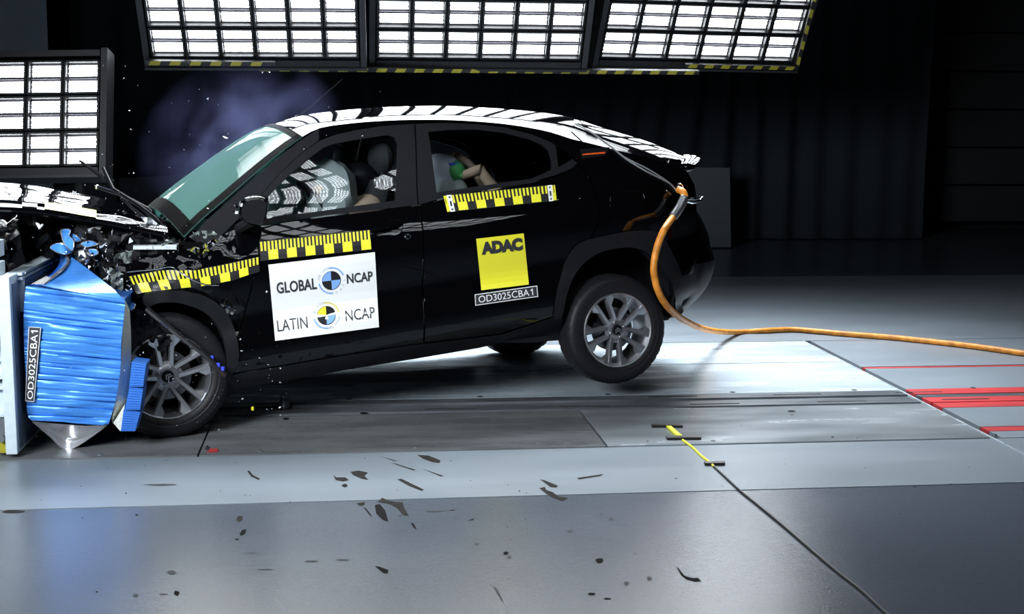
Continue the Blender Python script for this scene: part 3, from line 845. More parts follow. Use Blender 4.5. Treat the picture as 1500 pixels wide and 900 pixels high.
# curled strip of the sheet next to the plate, with its bright cut edge
cl = MB(); rows = []
A = [(42, 419), (60, 411), (78, 399), (87, 387), (90, 373)]; B = [(63, 417), (84, 401), (95, 391), (100, 383), (98, 374)]
for (x0, y0), (x1, y1) in zip(spline(A, 4), spline(B, 4)):
    rows.append([bl(QY(x0 + (x1 - x0) * t, y0 + (y1 - y0) * t, YB + .02 + .40 * (419 - (y0 + y1) / 2) / 50 + .04 * t + .03 * math.sin(t * 3.1))) for t in np.linspace(0, 1, 6)])
cl.grid(rows); cl.grid([[tuple(np.array(p) + np.array((-.004, .006, 0))) for p in r] for r in rows])
cl.tube([r[-1] for r in rows], .009, 6, 1)
cl.build('curled_sheet', ['barrier_blue', 'alu'], barrier, recalc=False)
def flap(pts, Y, bend=.05, mi='barrier_blue'):
    f = MB(); c = np.mean(np.array(pts, float), 0)
    vs, fs = cdt(spline(pts, 4, True), (), 4.0)
    for d in (0, .004):
        f.add([bl(QY(x, y, Y + d + bend * ((x - c[0]) / 15) ** 2 - .03 * (y - c[1]) / 15)) for x, y in vs], fs, 0)
    q = [bl(QY(x, y, Y + bend * ((x - c[0]) / 15) ** 2 - .03 * (y - c[1]) / 15)) for x, y in spline(pts, 4, True)]
    f.tube(q + q[:1], .0028, 5, 1)
    f.build('torn_flap', [mi, 'alu'], barrier, recalc=False)
flap([(74, 364), (80, 358), (90, 357), (107, 367), (104, 371), (90, 372)], 6.95)
flap([(90, 337), (103, 337), (101, 345), (107, 352), (108, 360), (105, 367), (95, 359), (91, 348)], 6.97, -.03)
flap([(102, 340), (118, 351), (112, 354), (104, 350)], 7.0)
flap([(119, 357), (131, 353), (143, 358), (127, 362), (122, 360)], 6.92, .02)
flap([(130, 366), (141, 366), (143, 372), (134, 374)], 6.92, .02)
flap([(190, 443), (198, 445), (196, 452), (191, 455)], 6.9, .02)
# bright aluminium backing sheet bulging out under the block
al = MB(); rows = []
TOP = [(46, 617), (70, 620), (95, 622), (125, 624), (157, 623)]; BOT = [(48, 620), (70, 638), (92, 657), (112, 655), (152, 628)]
for (x0, y0), (x1, y1) in zip(spline(TOP, 6), spline(BOT, 6)):
    rows.append([bl(QY(x0 + (x1 - x0) * t, y0 + (y1 - y0) * t, YB + .03 + .10 * math.sin(t * 2.6) * math.sin((x0 - 40) / 118 * math.pi))) for t in np.linspace(0, 1, 9)])
al.grid(rows); al.grid([[tuple(np.array(p) + np.array((0, .005, 0))) for p in r] for r in rows])
al.build('aluminium_backing', 'alu', barrier, recalc=False)
lip = MB(); lip.tube([bl(QY(x, y, YB - .004)) for x, y in ((44, 612), (70, 614), (110, 619), (150, 622), (160, 618))], .006, 6); lip.build('lower_lip', 'barrier_blue', barrier)
# printed test number on the side and on the top
bs = lambda px, py, off: np.array(bl(QY(px, py, YB - .022 + off * 1.0)))
sh = Sheet([(37, 588), (42, 479), (60, 480), (50, 589)], bs, 6.0); sh.base(0, 12, 3)
sh.rect(0, 0, 1, .04, 1); sh.rect(0, .95, 1, 1, 1); sh.rect(0, 0, .006, 1, 1); sh.rect(.994, 0, 1, 1, 1); sh.text('OD3025CBA', .03, .2, .90, .80, 1, .004); sh.one(.915, .22, .955, .78, 1)
sh.build('number_label', ['darkprint', 'white'], barrier)
ts = lambda px, py, off: np.array(bl(qz_on(px, py, topz(px, py) + .035 - off)))
sh = Sheet([(46, 416.5), (68, 404.5), (75, 407), (62, 417)], ts, 5.0); sh.base(0, 6, 3)
sh.rect(0, 0, 1, .06, 1); sh.rect(0, .94, 1, 1, 1); sh.text('OD3025CBA1', .03, .2, .97, .80, 1, .004)
sh.build('number_label', ['darkprint', 'white'], barrier)
#PART4
# ------------------------------------------------------------------ the car
car = empty('crashed_car', label='glossy black coupe crossover car, nose crushed into the blue barrier and tail lifted', cat='car', matrix=CARM)

def poly_curve(pts, n):
    pts = [np.array(p) for p in spline(pts, 6)]
    d = np.concatenate([[0], np.cumsum([np.linalg.norm(b - a) for a, b in zip(pts[:-1], pts[1:])])]); d /= d[-1]
    return [np.array([np.interp(t, d, [p[k] for p in pts]) for k in range(len(pts[0]))]) for t in np.linspace(0, 1, n)]

def loft(npx, spx, sw, nv, ntt, pw, noff=0.0, w_near=None):
    N = poly_curve([S(*p, noff) if w_near is None else P(p[0], p[1], w_near) for p in npx], nv)
    C = poly_curve([P(p[0], p[1], sw) for p in spx], nv)
    rows = []
    for n_, c_ in zip(N, C):
        row = []
        for k in range(ntt):
            t = k / (ntt - 1); u = 2 * t - 1
            # denser rows towards the edges
            u = math.copysign(1 - (1 - abs(u)) ** 1.25, u)
            q = 1 - abs(u) ** pw
            row.append(np.array((n_[0] + (c_[0] - n_[0]) * q, WMID + (WMID - n_[1]) * u, n_[2] + (c_[2] - n_[2]) * q)))
        rows.append(row)
    return rows

def shell(name, rows, m, parent, thick=.012, n=None):
    mb = MB(); mb.grid(rows)
    mb.grid([[p - np.array((0, 0, thick)) for p in r] for r in rows])
    return mb.build(name, m, parent, recalc=False, angle=50)

# roof, hatch, windscreen
ROOFN = [(443, 200), (470, 187), (520, 180), (560, 177), (600, 175.5), (650, 175.5), (700, 178), (750, 183), (800, 192), (835, 203)]
ROOFS = [(398, 182), (430, 171), (470, 164), (520, 159), (560, 156.5), (600, 155), (640, 154.5), (700, 157), (750, 160.5), (800, 166), (824, 170.5)]
HATN = [(835, 203), (880, 214), (920, 224), (960, 234), (1000, 243)]
HATS = [(824, 170.5), (850, 180), (880, 190), (920, 202), (960, 216), (988, 227)]
WSN = [(270, 347), (296, 321), (330, 292), (370, 257), (410, 224), (443, 200)]
WSS = [(222, 304), (255, 275), (300, 241.5), (340, 213), (375, 191), (398, 182)]
roof_rows = loft(ROOFN, ROOFS, .76, 28, 33, 2.7)
shell('roof_panel', roof_rows, 'paint', car)
hatch_rows = loft(HATN, HATS, .76, 18, 29, 2.7)
hatch = shell('tailgate', hatch_rows, 'paint', car)
# bonded rear screen on the hatch
hg = [[p + np.array((0, 0, .004)) for p in r[5:-5]] for r in hatch_rows[1:13]]
shell('rear_window', hg, 'rearglass', hatch, .003)
# rear spoiler lip
sp = MB(); lrow = hatch_rows[-1]; rr = []
for dx, dz in ((-.05, .006), (0, .014), (.05, .012), (.085, .0), (.075, -.022), (.0, -.03), (-.05, -.02)):
    rr.append([p + np.array((dx, 0, dz)) for p in lrow])
sp.grid(rr); sp.build('spoiler', 'paint', hatch, recalc=False, angle=60)
tips = MB(); a = lrow[0] + np.array((-.03, -.005, -.03)); tips.sphere(a + np.array((.05, .03, .01)), (.075, .04, .022)); tips.build('spoiler_tip', 'paint', hatch)
# roof rails
for flip in (0, 1):
    pts = []
    for px, py in ((505, 174), (530, 168), (560, 165), (620, 163), (680, 165), (740, 169), (790, 175), (815, 179)):
        q = P(px, py, .42); pts.append((q[0], q[1] if not flip else 2 * WMID - q[1], q[2] - .0))
    pts = [tuple(p) for p in spline(pts, 4)]
ws_rows = loft(WSN, WSS, .80, 22, 33, 2.4, noff=.012)
shell('windscreen', ws_rows, 'windshield', car, .005)
ws = [o for o in car.children if o.name.startswith('windscreen')][0]
fr = MB()
def lifted(r, d=.003): return [p + np.array((-d, -d * .3, d)) for p in r]
fr.grid([lifted(r) for r in ws_rows[:3]]); fr.grid([lifted(r) for r in ws_rows[-2:]])
fr.grid([lifted(r[:3]) for r in ws_rows]); fr.grid([lifted(r[-3:]) for r in ws_rows])
fr.build('black_border', 'frit', ws, recalc=False)

# tail and rear bumper
zr = [.33, .40, .47, .55, .62, .68, .74, .82, .90, .97, 1.04, 1.12, 1.2, 1.27, 1.31]
xr = [3.37, 3.47, 3.55, 3.60, 3.625, 3.62, 3.60, 3.585, 3.55, 3.51, 3.44, 3.39, 3.375, 3.39, 3.42]
def tail_row(z, x, k=.30, full=False):
    out = []
    for i in range(33):
        u = -1 + i / 16
        out.append(np.array((x - k * abs(u) ** 3.0, WMID + .62 * u, z)))
    if full:
        for sgn, ins in ((0, True), (1, False)):
            pre = [np.array((xx, W(xx, z) + .004 if not sgn else 2 * WMID - W(xx, z) - .004, z)) for xx in np.linspace(2.99 + .05 * max(0, .62 - z) if z < .64 else 3.2, x - k - .03, 9)]
            out = pre + out if ins else out + pre[::-1]
    return out
def tail_shell(name, i0, i1, m, parent, full=False):
    rows = [tail_row(hermite(list(range(len(zr))), zr, i0 + (i1 - i0) * t), hermite(list(range(len(xr))), xr, i0 + (i1 - i0) * t), full=full) for t in np.linspace(0, 1, 14)]
    mb = MB(); mb.grid(rows); mb.grid([[p - np.array((.012, 0, 0)) for p in r] for r in rows])
    return mb.build(name, m, parent, recalc=False, angle=50)
tail_shell('lower_bumper', 0, 4.6, 'plastic', car, True)
tail_shell('rear_bumper', 4.7, 8.0, 'paint', car, True)
tail_shell('tailgate_skin', 8.1, 14, 'paint', hatch, True)

# flank panels
qp = body_panel('quarter_panel', [(468, 188), (520, 180.5), (560, 177.5), (600, 176), (650, 176), (700, 178.5), (750, 183.5), (800, 192.5), (835, 203.5), (880, 214.5), (920, 224.5), (960, 234.5), (985, 241),
    ('L', 3.22, 1.24), ('L', 3.27, 1.15), ('L', 3.28, 1.0), ('L', 3.285, .85), ('L', 3.29, .70), (1014, 401), (997, 405), (990, 380), (976, 353), (962, 340), (930, 337), (887, 344.5), (866, 350),
    (877, 330), (879.5, 315), (871.5, 275), (861.5, 253), (847, 237), (808, 206.5), (780, 194.5), (740, 184.5), (700, 179.8), (650, 177.6), (608, 179), (560, 183), (520, 189), (490, 196), (468, 204)],
    'paint', car, step=.045, mirror=True)
rd = body_panel('rear_door', [(614.5, 302), (660, 289), (720, 279.5), (780, 268), (815, 258.5), (841, 248), (848, 241), (859.5, 256), (869.5, 277), (877.5, 315), (875, 330), (863, 350), (846, 358), (825, 395), (814, 440), (811, 463), (733, 488.5), (622, 503)],
    'paint', car, step=.04, mirror=True)
fd = body_panel('front_door', [(379, 331), (379.5, 392), (373.5, 408), (356, 470), (347, 515), (344, 547), (400, 538), (500, 520.5), (619.5, 503.3), (612.5, 302.3), (585, 305.5), (480, 317.5), (390, 330.5)],
    'paint', car, step=.04, mirror=True)

# window frames and glass
FH = [(391, 320.5), (392.5, 288), (420, 260), (450, 234), (475, 216), (490, 210.5), (530, 203.5), (568, 198), (579, 201.5), (583, 211), (582, 250), (580, 294)]
ff = body_panel('window_frame', [(388, 328.5), (480, 315.5), (585, 303.5), (612.3, 300.3), (609.6, 240), (607, 181.5), (560, 185), (520, 191), (490, 198), (468, 206.5), (440, 226.5), (410, 254.5), (385, 283.5), (366, 305.5), (353, 320), (360, 332)],
    'plastic', fd, off=.004, thick=.03, holes=[FH], step=.035)
body_panel('front_window', FH, 'side_glass', fd, off=.014, thick=.004, step=.04)
RH = [(640, 282.5), (634.5, 240), (627.5, 193.5), (660, 190), (700, 190), (740, 195), (775, 204), (795, 212.5), (806, 222), (810, 236), (809.5, 249), (780, 262), (724, 270), (680, 276.5)]
QH = [(814.5, 213.5), (832, 219.5), (839.5, 233), (818.5, 245.5)]
rf = body_panel('window_frame', [(614.3, 300), (660, 286.8), (720, 277.3), (780, 266), (815, 256.5), (839, 246.5), (846, 239), (808, 208.5), (780, 197), (740, 187), (700, 182), (650, 180), (609.5, 181.7), (611.5, 240)],
    'plastic', rd, off=.004, thick=.03, holes=[RH, QH], step=.035)
body_panel('rear_side_window', RH, 'side_glass', rd, off=.014, thick=.004, step=.04)
body_panel('quarter_window', QH, 'rearglass', rd, off=.010, thick=.004, step=.04)
# far side frames (plain pillars seen through the cabin)
for hole, outer in ((FH, [(388, 328.5), (480, 315.5), (585, 303.5), (612.3, 300.3), (609.6, 240), (607, 181.5), (560, 185), (520, 191), (490, 198), (468, 206.5), (440, 226.5), (410, 254.5), (385, 283.5), (366, 305.5), (353, 320), (360, 332)]),
                    (RH, [(614.3, 300), (660, 286.8), (720, 277.3), (780, 266), (815, 256.5), (839, 246.5), (846, 239), (808, 208.5), (780, 197), (740, 187), (700, 182), (650, 180), (609.5, 181.7), (611.5, 240)])):
    panel_mb(loc_xz(outer), W, .004, .05, [loc_xz(hole)], .07, flip=True).build('far_window_frame', 'interior', car)
# front pillar
body_panel('windscreen_pillar', [(284, 352), (296, 331), (330, 300), (370, 264), (410, 230), (445, 203), (467, 189), (467, 205.5), (440, 225.5), (410, 253.5), (385, 282.5), (366, 304.5), (345, 325), (318, 351), (300, 356)], 'plastic', car, off=.0, thick=.05, step=.04, mirror=True)
# claddings
def sillW(x, z): return W(x, z) - .012 * math.exp(-((bodyh(x, z) - .32) / .07) ** 2)
body_panel('sill_cladding', [(327, 554), (344, 549), (400, 540), (500, 522.5), (600, 507), (735, 491), (811, 466), (823, 463), (823, 498), (778, 502), (735, 502), (700, 510), (600, 527), (500, 543), (393, 562), (350, 571), (332, 583)], 'plastic', car, off=-.010, thick=.10, step=.035, wf=sillW, mirror=True)
def archW(x, z): return W(x, z)
body_panel('rear_arch_cladding', spline([(811, 462), (824, 396), (846, 358.5), (887, 345.5), (930, 338), (962, 341), (980, 364), (997, 404), (990, 412), (999, 457), (988, 453), (986, 425), (979, 407), (953, 376), (930, 363.5), (895, 365), (866, 376), (843, 398), (829, 430), (822, 462)], 3, True), 'plastic', car, off=-.018, thick=.09, step=.03, mirror=True)
def crumple(x, z):
    a = max(0.0, min(1.0, (.42 - x) / .35))
    return a * (.05 * noise.noise(Vector((x * 5, z * 6, 2.2))) + .018 * noise.noise(Vector((x * 17, z * 19, 5)))) + .02 * a
body_panel('front_arch_cladding', spline([(212, 431), (240, 426), (268, 427), (300, 434), (326, 452), (341, 478), (349, 520), (338, 552), (330, 556), (331, 520), (322, 484), (300, 458), (262, 444), (232, 444), (214, 450)], 3, True), 'plastic', car, off=-.025, thick=.10, step=.03, dis=lambda x, z: crumple(x, z) * .5, mirror=True)
fen = body_panel('front_fender', [(160, 391), (190, 386), (232, 372), (262, 369), (282, 372), (300, 376), (297, 360), (306, 352), (318, 354), (322, 346), (345, 336), (362, 338), (377, 347), (378, 392), (371, 407), (356, 465), (347, 500), (340, 474), (326, 450), (300, 432.5), (268, 425.5), (240, 424.5), (212, 430), (198, 432), (187, 404)],
    'paint', car, step=.022, thick=.008, dis=crumple, mirror=False)
# folded lips and torn steel at the fender's rear top
fl_ = MB()
def sheetpx(mb, pts, w0, bend, mi=0, amp=.02, seed=0, th=.004):
    vs, fs = cdt(pts, (), 4.0)
    c = np.mean(np.array(pts, float), 0)
    for d in (0, th):
        V = []
        for x, y in vs:
            w = w0 + bend * (y - c[1]) / 20 + amp * noise.noise(Vector((x * .11, y * .11, seed))) + d
            V.append(P(x, y, w))
        mb.add(V, fs, mi)
sheetpx(fl_, [(272, 366), (285, 362), (292, 364), (293, 378), (287, 372), (278, 368)], .0, .05, 0, .03, 3)
sheetpx(fl_, [(300, 357), (310, 352), (320, 348), (315, 358), (306, 368), (298, 380), (296, 372), (300, 364)], -.01, .06, 0, .05, 7)
fl_.build('torn_fender_edge', 'chrome', fen, recalc=False)
lipm = MB(); lipm.tube([S(x, y, -.004) for x, y in spline([(184, 399), (200, 397), (225, 395), (250, 391), (262, 398), (280, 409), (300, 417), (320, 418)], 4)], .0035, 5); lipm.build('crease', 'chrome', fen)
sc = MB(); sheetpx(sc, [(322, 445), (336, 449), (346, 456), (340, 462), (334, 460)], -.02, .03, 0, .03, 9); sc.build('torn_liner', 'chrome', fen, recalc=False)

# bonnet, buckled upwards
HN = [(246, 341), (205, 333), (175, 326), (120, 317), (60, 307), (0, 303), (-70, 304)]
HS = [(224, 304), (190, 299), (150, 292), (100, 283), (60, 278.5), (20, 277.5), (-60, 280)]
Nc = poly_curve([P(x, y, w) for (x, y), w in zip(HN, (.14, .14, .15, .16, .18, .20, .22))], 30)
Cc = poly_curve([P(x, y + 9, WMID) for x, y in HS], 30)
hrows = []
for i, (a, c) in enumerate(zip(Nc, Cc)):
    row = []
    for k in range(31):
        u = -1 + k / 15; q = 1 - u * u
        bz = .003 * noise.noise(Vector((i * .25, u * 3, 4)))
        edge = .022 * max(0, (abs(u) - .86) / .14) ** 2
        row.append(np.array((a[0] + .04 * q, WMID + (WMID - a[1]) * u, a[2] + .022 + .004 * q + .118 * (u + 1) / 2 + bz - edge)))
    hrows.append(row)
bonnet = shell('bonnet', hrows, 'paint', car, .03)
ed = MB(); ed.grid([[r[0] for r in hrows], [r[0] - np.array((0, -.004, .035)) for r in hrows]]); ed.tube([r[0] + np.array((0, -.003, -.018)) for r in hrows], .010, 6)
ed.build('bonnet_edge', 'paint', bonnet)
def hsurf(px, py, off):
    # nearest approach: walk along the sight line to the bonnet surface
    best = None
    for i in range(len(hrows)):
        for k in range(14):
            p = hrows[i][k]; q = ORG + p[0] * EX + p[1] * EY + p[2] * EZ - CAM; q = M.T @ q
            x, y = 750 + FPX * q[0] / q[2], 450 + FPX * q[1] / q[2]
            d = (x - px) ** 2 + (y - py) ** 2
            if best is None or d < best[0]: best = (d, p, i, k)
    w = best[1][1]
    for _ in range(6):
        g = P(px, py, w)
    g = P(px, py, w); g[2] -= off * .6; g[1] += off * 2
    return g
tp = MB()
ids = [i for i in range(30) if 10 <= i <= 17]
tp.grid([[hrows[i][k] + np.array((0, -.003, .006)) for k in (0, 1, 2, 3)] for i in ids])
tp.build('tape_strip', 'paleyellow', bonnet, recalc=False)['label'] = 'pale yellow tape strip along the bonnet edge'
nl = MB(); nl.grid([[hrows[i][0] * (1 - t) + hrows[i][1] * t + np.array((0, -.003, .006)) for t in (.15, 1.0)] for i in (18, 19, 20)]); nl.build('small_label', 'white', bonnet, recalc=False)
# wipers, thrown up
wp = MB(); wp.tube([P(*p) for p in ((246, 342, .30), (225, 318, .28), (202, 300, .26), (165, 277, .22), (151, 246, .35))], [.014, .012, .011, .011, .008], 6)
wp.tube([P(*p) for p in ((242, 334, .5), (216, 306, .45), (178, 286, .4))], .012, 6)
w1 = wp.build('wiper_arm', 'trim', car)
wb = MB(); wb.tube([P(*p) for p in ((141, 273, .24), (178, 285, .24))], .012, 6); wb.tube([P(*p) for p in ((116, 235, .4), (148, 258, .4), (152, 266, .4))], [.006, .012, .01], 6); wb.build('wiper_blade', 'trim', w1)
ch = MB(); ch.tube([P(*p) for p in ((145, 272.5, .225), (176, 282.5, .225))], .006, 6); ch.sphere(P(142, 274, .225), .012); ch.build('wiper_clip', 'chrome', w1)
wp2 = MB(); wp2.tube([P(*p) for p in ((238, 338, .34), (216, 322, .34), (196, 307, .34), (178, 290, .34))], .007, 6); wp2.tube([P(*p) for p in ((208, 316, .5), (190, 318, .5), (180, 310, .5))], .010, 6); wp2.build('wiper_linkage', 'trim', car)
# scuttle
sm = MB()
sheetpx(sm, [(222, 306), (232, 318), (262, 334), (290, 338), (300, 345), (288, 356), (262, 352), (238, 346), (226, 334)], .42, .05, 0, .05, 2, .02)
sm.build('scuttle', 'interior', car, recalc=False)
sl = MB(); sheetpx(sl, [(206, 318), (220, 319), (234, 330), (230, 336), (214, 328)], .22, .03, 0, .05, 8); sl.build('scuttle_glass_fragments', 'shard', car, recalc=False)
# ------ crushed engine bay
pr = MB()
sheetpx(pr, [(170, 372), (200, 366), (236, 362), (262, 356), (262, 366), (232, 372), (190, 386), (168, 392), (162, 384)], .22, .04, 0, .05, 11, .01)
sheetpx(pr, [(160, 392), (180, 394), (181, 438), (166, 428), (160, 410)], .14, .0, 0, .06, 12, .01)
pr.build('inner_wing', 'primer', car, recalc=False)
bar = MB(); bar.hexa([P(*p) for p in ((195, 361, .16), (259, 360, .16), (259, 366, .16), (195, 366, .16))], [P(*p) for p in ((195, 359, .20), (259, 358, .20), (259, 364, .20), (195, 364, .20))]); bar.build('wing_rail', 'wallpaint', car, smooth=False, bevel=.002)
br = MB(); sheetpx(br, [(235, 353), (256, 349), (258, 359), (236, 361)], .20, .0, 0, .03, 14, .01); br.build('bracket', 'primer', car, recalc=False)
hp = MB(); sheetpx(hp, [(277, 347), (290, 338), (312, 338), (322, 346), (310, 352), (297, 356), (285, 353)], .10, .04, 0, .05, 15, .01); hp.build('hinge_post', 'primer', car, recalc=False)
# engine block and dark parts: solid crumpled lumps
for nm, c, r, s, m in (('engine_block', (135, 362, 1.15), (.42, .36, .20), 1, 'trim'), ('battery_box', (190, 350, .42), (.16, .14, .08), 2, 'plastic'), ('air_box', (215, 350, .32), (.12, .12, .06), 3, 'trim'),
                       ('radiator', (60, 372, 1.2), (.14, .5, .30), 4, 'trim'), ('bumper_beam', (20, 372, 1.15), (.10, .62, .14), 5, 'trim'), ('headlamp', (135, 360, .30), (.14, .12, .09), 6, 'darkshard'), ('strut_tower', (212, 372, .34), (.16, .14, .12), 7, 'interior'),
                       ('radiator_support', (165, 420, .35), (.10, .14, .17), 8, 'darkshard'), ('front_bumper', (30, 385, 1.45), (.30, .30, .30), 9, 'paint'), ('washer_tank', (185, 440, .30), (.12, .1, .22), 10, 'interior')):
    b = MB(); b.sphere(P(*c), r, 0, 28, 18, .75, s); b.build(nm, m, car, angle=25)
hs = MB()
for pts, r in ((((95, 362, .5), (120, 352, .45), (150, 352, .4), (172, 344, .35), (200, 342, .35)), .018), (((52, 362, .7), (72, 345, .7), (100, 337, .65), (150, 340, .6)), .022), (((150, 349, .3), (172, 345, .3), (196, 340, .3)), .012),
               (((172, 352, .28), (180, 356, .28), (220, 350, .28), (236, 348, .28)), .010), (((0, 337, .9), (24, 333, .9), (37, 334, .9)), .014), (((20, 362, .8), (48, 357, .8)), .006)):
    hs.tube([P(*p) for p in spline(pts, 4)], r, 7)
hs.build('engine_hose', 'darkshard', car)
# splinters caught in the wreck
random.seed(11)
ch1, ch2 = MB(), MB()
for i in range(420):
    t = random.random()
    cx, cy = (108 + 90 * t + random.gauss(0, 10), 360 + 70 * t + random.gauss(0, 12))
    if i % 3 == 0: cx, cy = random.uniform(120, 275), random.uniform(338, 372) + random.gauss(0, 6)
    if cy > 368 + (cx - 99) * .762 or cx < 108: continue
    w = random.uniform(.05, .32); p = P(cx, cy, w)
    s = random.uniform(.006, .026)
    rot = Matrix.Rotation(random.uniform(0, 6), 3, 'X') @ Matrix.Rotation(random.uniform(0, 6), 3, 'Y')
    vs = [Vector(p) + rot @ Vector((random.uniform(-s, s), random.uniform(-s, s), 0)) for _ in range(3)]
    vs.append(vs[0] + rot @ Vector((0, 0, .004)))
    (ch1 if i % 4 == 0 else ch2).add(vs, [(0, 1, 2), (0, 1, 3), (1, 2, 3), (0, 3, 2)])
tag(ch1.build('broken_lamp_glass', 'shard', car, smooth=False, recalc=False), kind='stuff')
tag(ch2.build('broken_trim_pieces', 'darkshard', car, smooth=False, recalc=False), kind='stuff')

# ------ underbody, liners, axles
ub = MB()
for x0, x1 in ((-.1, .5), (.5, 1.4), (1.4, 2.2), (2.2, 3.2)):
    z0, z1 = .19 + .083 * (x0 - .29), .19 + .083 * (x1 - .29)
    wa, wb_ = (.14, 1.6) if .4 < (x0 + x1) / 2 < 2.2 else (.42, 1.32)
    ub.hexa([(x0, wa, z0), (x1, wa, z1), (x1, wb_, z1), (x0, wb_, z0)], [(x0, wa, z0 + .16), (x1, wa, z1 + .16), (x1, wb_, z1 + .16), (x0, wb_, z0 + .16)])
ub.build('underbody', 'interior', car, smooth=False)
ex = MB(); ex.tube([(1.2, .9, .21), (2.0, .9, .27), (2.5, .8, .32), (3.2, .5, .42)], .03, 8); ex.sphere((3.0, .9, .40), (.2, .4, .09)); ex.build('exhaust', 'steel', car)
for cx, cz, r, nm in ((0, .36, .40, 'wheel_liner'), (2.62, .50, .40, 'wheel_liner')):
    for side in (0, 1):
        lm = MB(); rows = []
        for w in (.075, .40):
            rows.append([(cx + r * math.cos(a), w if not side else 2 * WMID - w, cz + r * math.sin(a)) for a in np.linspace(-.35, math.pi + .35, 25)])
        lm.grid(rows); n = 25
        lm.add(rows[1], [tuple(range(n))])
        lm.build(nm, 'interior', car, recalc=False)
ax = MB(); ax.tube([(2.5, .2, .36), (2.5, 1.54, .36)], .05, 8); ax.tube([(2.1, .3, .34), (2.6, .24, .33)], .03, 8); ax.build('rear_axle', 'interior', car)
ax = MB(); ax.tube([(0, .2, .30), (0, 1.54, .30)], .03, 8); ax.build('drive_shaft', 'interior', car)

# ------ wheels
def wheel_meshes():
    ty = MB(); n = 144; prof = [(.212, .030), (.216, .020), (.224, .013), (.238, .006), (.252, .002), (.258, .003), (.262, .001), (.280, .002), (.296, .006), (.308, .014), (.3165, .024), (.3225, .038), (.3255, .052), (.326, .070), (.318, .072), (.318, .079), (.326, .081), (.3265, .10), (.319, .102), (.319, .109), (.3265, .111),
            (.326, .135), (.318, .137), (.318, .144), (.326, .146), (.3255, .160), (.3215, .175), (.312, .190), (.29, .203), (.26, .207), (.23, .196), (.212, .18)]
    rows = []
    for r, y in prof:
        rows.append([((r - (.004 if (.308 < r < .3262 and (.0 < y < .069 or y > .147) and k % 4 == 0) else 0)) * math.cos(2 * math.pi * k / n), y, (r - (.004 if (.308 < r < .3262 and (.0 < y < .069 or y > .147) and k % 4 == 0) else 0)) * math.sin(2 * math.pi * k / n)) for k in range(n)])
    ty.grid(rows, 0, True)
    for a0 in (100, 280):          # raised marking on the sidewall
        for k in range(9):
            a = math.radians(a0 + k * 5); ty.box((.285 * math.cos(a), .002, .285 * math.sin(a)), (.012, .002, .018), 0, Matrix.Rotation(-a + math.pi / 2, 3, 'Y'))
    rm = MB()
    rm.lathe([(.2225, .030), (.2235, .014), (.220, .008), (.2145, .007), (.2115, .012), (.209, .020), (.200, .030), (.192, .060), (.186, .10), (.182, .14), (.19, .19), (.2, .19)], 72, 1)
    hubp = [(.0, .030), (.028, .030), (.034, .026), (.050, .026), (.062, .032), (.070, .045), (.066, .075), (.0, .075)]
    rm.lathe(hubp, 48, 0)
    for k in range(5):
        a = math.radians(k * 72); ca, sa = math.cos(a), math.sin(a)
        def T(r, t, y): return (r * ca - t * sa, y, r * sa + t * ca)
        for sg in (-1, 1):
            st = [(.044, .022, .030, .010, .016), (.085, .029, .026, .0085, .015), (.13, .034, .020, .0085, .0145), (.175, .039, .015, .009, .0155), (.208, .044, .012, .0095, .017)]
            rows = []
            for r, t, y, hw, hb in st:
                rows.append([T(r, sg * t - hw, y), T(r, sg * t + hw, y), T(r, sg * t + hb, y + .012), T(r, sg * t + hb, y + .042), T(r, sg * t - hb, y + .042), T(r, sg * t - hb, y + .012)])
            for i in range(len(rows) - 1):
                for q in range(6):
                    rm.add([rows[i][q], rows[i][(q + 1) % 6], rows[i + 1][(q + 1) % 6], rows[i + 1][q]], [(0, 1, 2, 3)], 1 if q == 0 else 0)
            # flared foot where the spoke meets the rim, on its outer side
            o = sg
            f = [T(.150, o * .047, .021), T(.178, o * .080, .018), T(.2000, o * .076, .014), T(.205, o * .050, .013)]
            bk = [T(.145, o * .047, .055), T(.178, o * .088, .055), T(.2000, o * .080, .055), T(.205, o * .050, .055)]
            rm.add(f, [(0, 1, 2, 3)], 1)
            for q in range(4): rm.add([f[q], f[(q + 1) % 4], bk[(q + 1) % 4], bk[q]], [(0, 1, 2, 3)], 0)
        # bridge at the root of each pair
        rm.add([T(.05, -.02, .031), T(.05, .02, .031), T(.078, .017, .036), T(.078, -.017, .036)], [(0, 1, 2, 3)], 0)
    cp = MB(); cp.lathe([(.0, .018), (.020, .018), (.0245, .019), (.0255, .022), (.0275, .020), (.029, .022), (.030, .030)], 36, 0)
    for dz in (-.010, .004):      # two chevrons
        for sg in (-1, 1):
            cp.hexa([(0, .012, dz + .011), (sg * .018, .012, dz - .003), (sg * .018, .012, dz - .010), (0, .012, dz + .003)], [(0, .019, dz + .011), (sg * .018, .019, dz - .003), (sg * .018, .019, dz - .010), (0, .019, dz + .003)], 1)
    bo = MB(); bo.lathe([(.0, .020), (.006, .020), (.0085, .022), (.0095, .034)], 12, 0)
    di = MB(); di.lathe([(.05, .09), (.13, .09), (.13, .112), (.05, .112)], 48, 0); di.box((-.10, .10, .06), (.06, .06, .13), 1)
    return ty, rm, cp, bo, di
